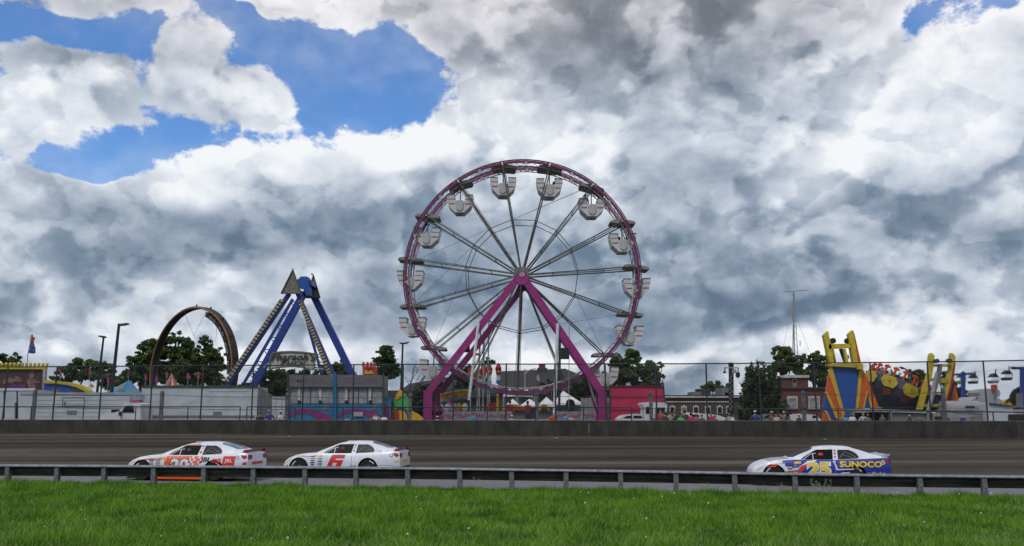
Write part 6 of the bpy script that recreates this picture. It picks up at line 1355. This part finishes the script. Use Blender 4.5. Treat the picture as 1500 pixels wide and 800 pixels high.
pine('layered pine tree between the orange-red tower and the ferris wheel', 566, 510, 556, 24, 92, 41)
pine('small pointed pine right of the street lamp behind the disc ride', 1345, 545, 580, 14, 98, 42)
def bare(label, base, Y, H0, seed, px_w):
    rs = random.Random(seed); p = W(base, 600, Y); t = thing('bare_tree', label, 'tree', (p.x, Y, FZ), 'leafless trees'); top = W(base, H0, Y).z
    mb = MB(); mb.tube([(p.x, Y, FZ), (p.x+.1, Y, FZ+(top-FZ)*.5)], [.14,.08], 6); mb.build('trunk', 'bark', t)
    def br(s, d, L, r, n):
        e = s+d*L; mb = MB(); mb.tube([s, s.lerp(e, .5)+Vector((rs.uniform(-.05,.05),0,0)), e], [r, r*.8, r*.55], 4); mb.build('branch', 'bark', t)
        if n:
            for q in range(3): br(s.lerp(e, rs.uniform(.5,1)), (d+Vector((rs.uniform(-.8,.8), rs.uniform(-.4,.4), rs.uniform(-.1,.4)))).normalized(), L*.68, r*.62, n-1)
    for q in range(4): br(Vector((p.x+.05, Y, FZ+(top-FZ)*(.35+.05*q))), Vector((rs.uniform(-.6,.9), rs.uniform(-.3,.3), 1)).normalized(), (top-FZ)*.30, .05, 2)
bare('leafless forked tree between the pine and the ferris wheel foot', 596, 96, 532, 5, 10)
bare('thin leafless tree beside the red-orange tower', 526, 100, 534, 6, 8)
# ---------------------------------------------------------------- people along the fence (standing behind the wall)
def body_mesh(pose, seed, sh):
    """one continuous figure grown from joints; returns a mesh, 1.75 m tall, feet at 0"""
    J = [('pelvis',(0,0,.95),.15),('belly',(0,0,1.12),.145),('chest',(0,-.01,1.32),.165),('neck',(0,0,1.49),.062),('head0',(0,-.015,1.56),.075),('head1',(0,-.02,1.65),.098),('head2',(0,-.01,1.72),.07),
         ('shl',(-.18,0,1.42),.07),('ell',(-.26,.02,1.16),.048),('wrl',(-.24,-.08,.93),.034),('hal',(-.24,-.11,.85),.036),
         ('shr',(.18,0,1.42),.07),('elr',(.26,.02,1.16),.048),('wrr',(.24,-.08,.93),.034),('har',(.24,-.11,.85),.036),
         ('hil',(-.10,0,.88),.10),('knl',(-.11,-.02,.48),.065),('anl',(-.12,.02,.09),.042),('tol',(-.13,-.14,.04),.036),
         ('hir',(.10,0,.88),.10),('knr',(.11,-.02,.48),.065),('anr',(.12,.02,.09),.042),('tor',(.13,-.14,.04),.036)]
    J = {n: [Vector(p), r] for n, p, r in J}
    if pose == 1: J['ell'][0] = Vector((-.34,-.10,1.24)); J['wrl'][0] = Vector((-.16,-.26,1.46)); J['hal'][0] = Vector((-.10,-.22,1.56)); J['elr'][0] = Vector((.34,-.10,1.24)); J['wrr'][0] = Vector((.16,-.26,1.46)); J['har'][0] = Vector((.10,-.22,1.56))
    if pose == 2: J['ell'][0] = Vector((-.36,-.08,1.20)); J['wrl'][0] = Vector((-.22,-.30,1.15)); J['hal'][0] = Vector((-.15,-.34,1.17)); J['elr'][0] = Vector((.36,-.08,1.20)); J['wrr'][0] = Vector((.22,-.30,1.15)); J['har'][0] = Vector((.15,-.34,1.17))
    if pose == 3: J['head0'][0].x = J['head1'][0].x = .03; J['elr'][0] = Vector((.40,0,1.26)); J['wrr'][0] = Vector((.34,-.16,1.50)); J['har'][0] = Vector((.30,-.18,1.60))
    E_ = [('pelvis','belly'),('belly','chest'),('chest','neck'),('neck','head0'),('head0','head1'),('head1','head2'),('chest','shl'),('shl','ell'),('ell','wrl'),('wrl','hal'),('chest','shr'),('shr','elr'),('elr','wrr'),('wrr','har'),('pelvis','hil'),('hil','knl'),('knl','anl'),('anl','tol'),('pelvis','hir'),('hir','knr'),('knr','anr'),('anr','tor')]
    names = list(J); me = bpy.data.meshes.new('figure'); me.from_pydata([J[n][0] for n in names], [(names.index(a), names.index(b)) for a, b in E_], [])
    o = bpy.data.objects.new('figure', me); col.objects.link(o); md = o.modifiers.new('skin', 'SKIN'); md.use_smooth_shade = True
    for i, n in enumerate(names): me.skin_vertices[0].data[i].radius = (J[n][1]*(1.25 if n in ('chest','belly','pelvis') else 1), J[n][1]*(.85 if n in ('chest','belly','pelvis') else 1)); me.skin_vertices[0].data[i].use_root = (n == 'pelvis')
    s = o.modifiers.new('sub', 'SUBSURF'); s.levels = s.render_levels = 1
    bpy.context.view_layer.update(); r = bpy.data.meshes.new_from_object(o.evaluated_get(bpy.context.evaluated_depsgraph_get())); bpy.data.objects.remove(o)
    return r
FIG = [body_mesh(k, k, 0) for k in range(4)]
def person(label, px, ytop, Y, shirt, pants='jeans', skin='skin', hair='hairdark', pose=0, hat=None, turn=0, group='spectators behind the concrete wall'):
    top = W(px, ytop, Y); s = max(.75, min(1.12, (top.z-FZ)/1.79)); z0 = top.z-1.79*s
    t = thing('person', label, 'person', (top.x, Y, z0), group); t.rotation_euler = (0, 0, turn); t.scale = (s, s, s)
    me = FIG[pose].copy(); me.materials.clear()
    for m_ in (skin, shirt, pants): me.materials.append(M[m_] if m_ in M else None)
    for p in me.polygons:
        x, y, z = p.center; p.material_index = 2 if z < .93 and abs(x) < .22 else (1 if z < 1.475 and not (pose in (1,2,3) and y < -.20) and not (z < 1.18 and abs(x) > .2 and pose == 0) else 0)
        p.use_smooth = True
    o = bpy.data.objects.new('body', me); col.objects.link(o); o.parent = t
    hx = .03 if pose == 3 else 0
    mb = MB(); mb.ball((hx, .012, 1.675), (.098,.108,.105), 12); mb.build('hair', hair, t, local=True, smooth=True)
    mb = MB(); mb.add([(hx-.02,-.115,1.62),(hx+.02,-.115,1.62),(hx,-.14,1.615),(hx,-.112,1.66)], [(0,1,2),(0,2,3),(1,3,2)]); mb.build('nose', skin, t, local=True)
    if hat: mb = MB(); mb.ball((hx, 0, 1.70), (.112,.118,.085), 12); mb.cyl((hx, -.10, 1.70), .09, .012, 12); mb.build('cap', hat, t, local=True, smooth=True)
    return t
PE = [
 (381,603,'black','hairdark',None,0,'woman-like figure with long dark hair, leftmost of three by the narrow pale trailer'),(394.5,600,'blue','hairdark','grey',2,'person in navy shirt and grey cap, middle of three by the narrow pale trailer'),(411.5,601,'white','hairfair','white',1,'person in white shirt and white cap left of the game booth'),
 (551,604,'white','hairdark',None,1,'person in white shirt with raised arms before the booth banner'),(563,605,'white','hairdark',None,0,'person in pale shirt at the right end of the game booth'),(509,609,'white','hairdark',None,0,'short person low before the booth swirl banner'),
 (641,609,'grey','hairfair','white',0,'person in pale hat at the ferris wheel left foot'),(694,604,'skyblue','hairdark',None,2,'broad person in light blue shirt near the left jack struts'),(750,608,'grey','hairfair','white',0,'person with white cap beneath the bottom spoke'),
 (747,586,'red','hairdark',None,0,'person in red shirt standing high on the platform, left one'),(773,587,'red','hairdark',None,0,'person in red shirt standing high on the platform, right one'),
 (809,604,'redorange','hairdark',None,2,'person in orange shirt right of the white jack strut'),(828,604,'skyblue','hairfair',None,0,'person in pale blue shirt under the black motor box'),(836,606,'signcream','hairfair',None,0,'person in cream shirt beside the horse banner'),
 (960,606,'mural3','hairfair',None,0,'person in lilac shirt before the crimson tarp'),(967,599,'red','hairdark',None,3,'person in red shirt under the golf cart canopy'),(974,603,'darkgrey','hairdark',None,0,'person in dark shirt right of the red shirt person'),(981,602,'grey','hairdark','darkgrey',1,'person in grey shirt with raised arms in the crowd'),(988,601,'black','hairfair',None,0,'person in black shirt left of the green shirt person'),
 (997,606,'green','hairdark',None,2,'person bending in a green shirt in the crowd'),(1003,600,'darkgreen','hairdark',None,0,'tall person in dark green shirt in the crowd'),(1012,604,'crimson','hairdark',None,0,'person in crimson shirt left of the fence post'),(1020,606,'pink','hairdark','red',0,'person in pink shirt and red cap by the fence post'),(1028,607,'mural','hairdark',None,2,'person in brown shirt before the wedge nosed vehicle'),
 (1041,603,'crimson','hairdark',None,0,'person in crimson shirt beside the white wedge vehicle'),(1047,608,'darkgrey','hairdark',None,0,'small dark figure left of the light mast'),(1068,605,'signcream','hairfair',None,1,'person in camouflage-like tan shirt left of the light mast'),(1074,606,'white','hairdark',None,0,'person in white shirt at the light mast foot'),
 (1106,601,'blue','hairdark','white',2,'person in navy star shirt and white cap before the evergreen shrub'),(1130,602,'mural2','hairfair','grey',3,'person leaning in tan shirt right of the evergreen shrub'),(1137,605,'grey','hairdark',None,0,'person in grey shirt between two tan shirt people'),(1148,602,'mural2','hairfair','signcream',1,'person in straw hat with raised arms left of the brick building'),(1170,606,'darkgrey','hairfair','white',0,'person in white cap before the brick building'),
 (1238,606,'skyblue','hairfair',None,3,'person in pale blue shirt at the tower ride foot'),(1248,605,'white','hairfair',None,0,'person in white shirt right of the pale blue shirt person'),(1264,604,'grey','hairfair',None,2,'fair haired person left under the platform trailer'),(1271,606,'mural2','hairfair',None,0,'person in tan shirt under the platform trailer'),(1292,606,'darkgrey','hairdark',None,0,'dark figure in the open bay of the platform trailer'),(1332,608,'black','hairdark','grey',0,'person in black before the grey trailer panel, left one'),(1346,608,'darkgrey','hairdark',None,2,'person in dark grey before the grey trailer panel, right one'),
]
rs = random.Random(33)
for px, yt, sh, ha, hat, pose, lab in PE:
    Y = 53.6+rs.uniform(-.6, .9)
    if yt < 590: Y = 67.6
    elif px > 955 and px < 1060: Y = 53.6+rs.uniform(-.9, 1.3)
    person(lab, px, yt, Y, sh, pose=pose, hair=ha, hat=hat, turn=rs.uniform(-.7,.7)+(math.pi if rs.random() < .2 else 0), skin='darkskin' if rs.random() < .15 else 'skin')
# riders in the upper right gondolas
for px, py, dx, lab in ((814,262,0,'dark haired rider in the top right gondola'),(857,286,0,'left rider in the second gondola right of the top'),(883,286,0,'right rider in the second gondola right of the top'),(904,343,0,'left rider in the third gondola right of the top'),(921,343,0,'right rider in the third gondola right of the top')):
    p = W(px, py-1, WY-.3); t = thing('person', lab, 'person', (p.x, p.y, p.z-.95), 'riders in the gondolas'); me = FIG[0].copy(); me.materials.clear()
    for m_ in ('darkskin', 'black', 'black'): me.materials.append(M[m_])
    # seated: lower legs folded under the bench
    vv = [v.co.copy() for v in me.vertices]
    for v in me.vertices:
        if v.co.z < .95: z = v.co.z; v.co = Vector((v.co.x*.9, v.co.y-min(.42, (.95-z)), .92-(max(0, .95-z-.42)))) if z > .0 else v.co
        v.co.z -= .80
    for q in me.polygons: q.material_index = 1 if q.center.z < .66 else 0; q.use_smooth = True
    o = bpy.data.objects.new('body', me); col.objects.link(o); o.parent = t; mb = MB(); mb.ball((0,.01,.875), (.10,.11,.11), 10); mb.build('hair', 'hairdark', t, local=True, smooth=True)
for f_ in FIG: bpy.data.meshes.remove(f_)
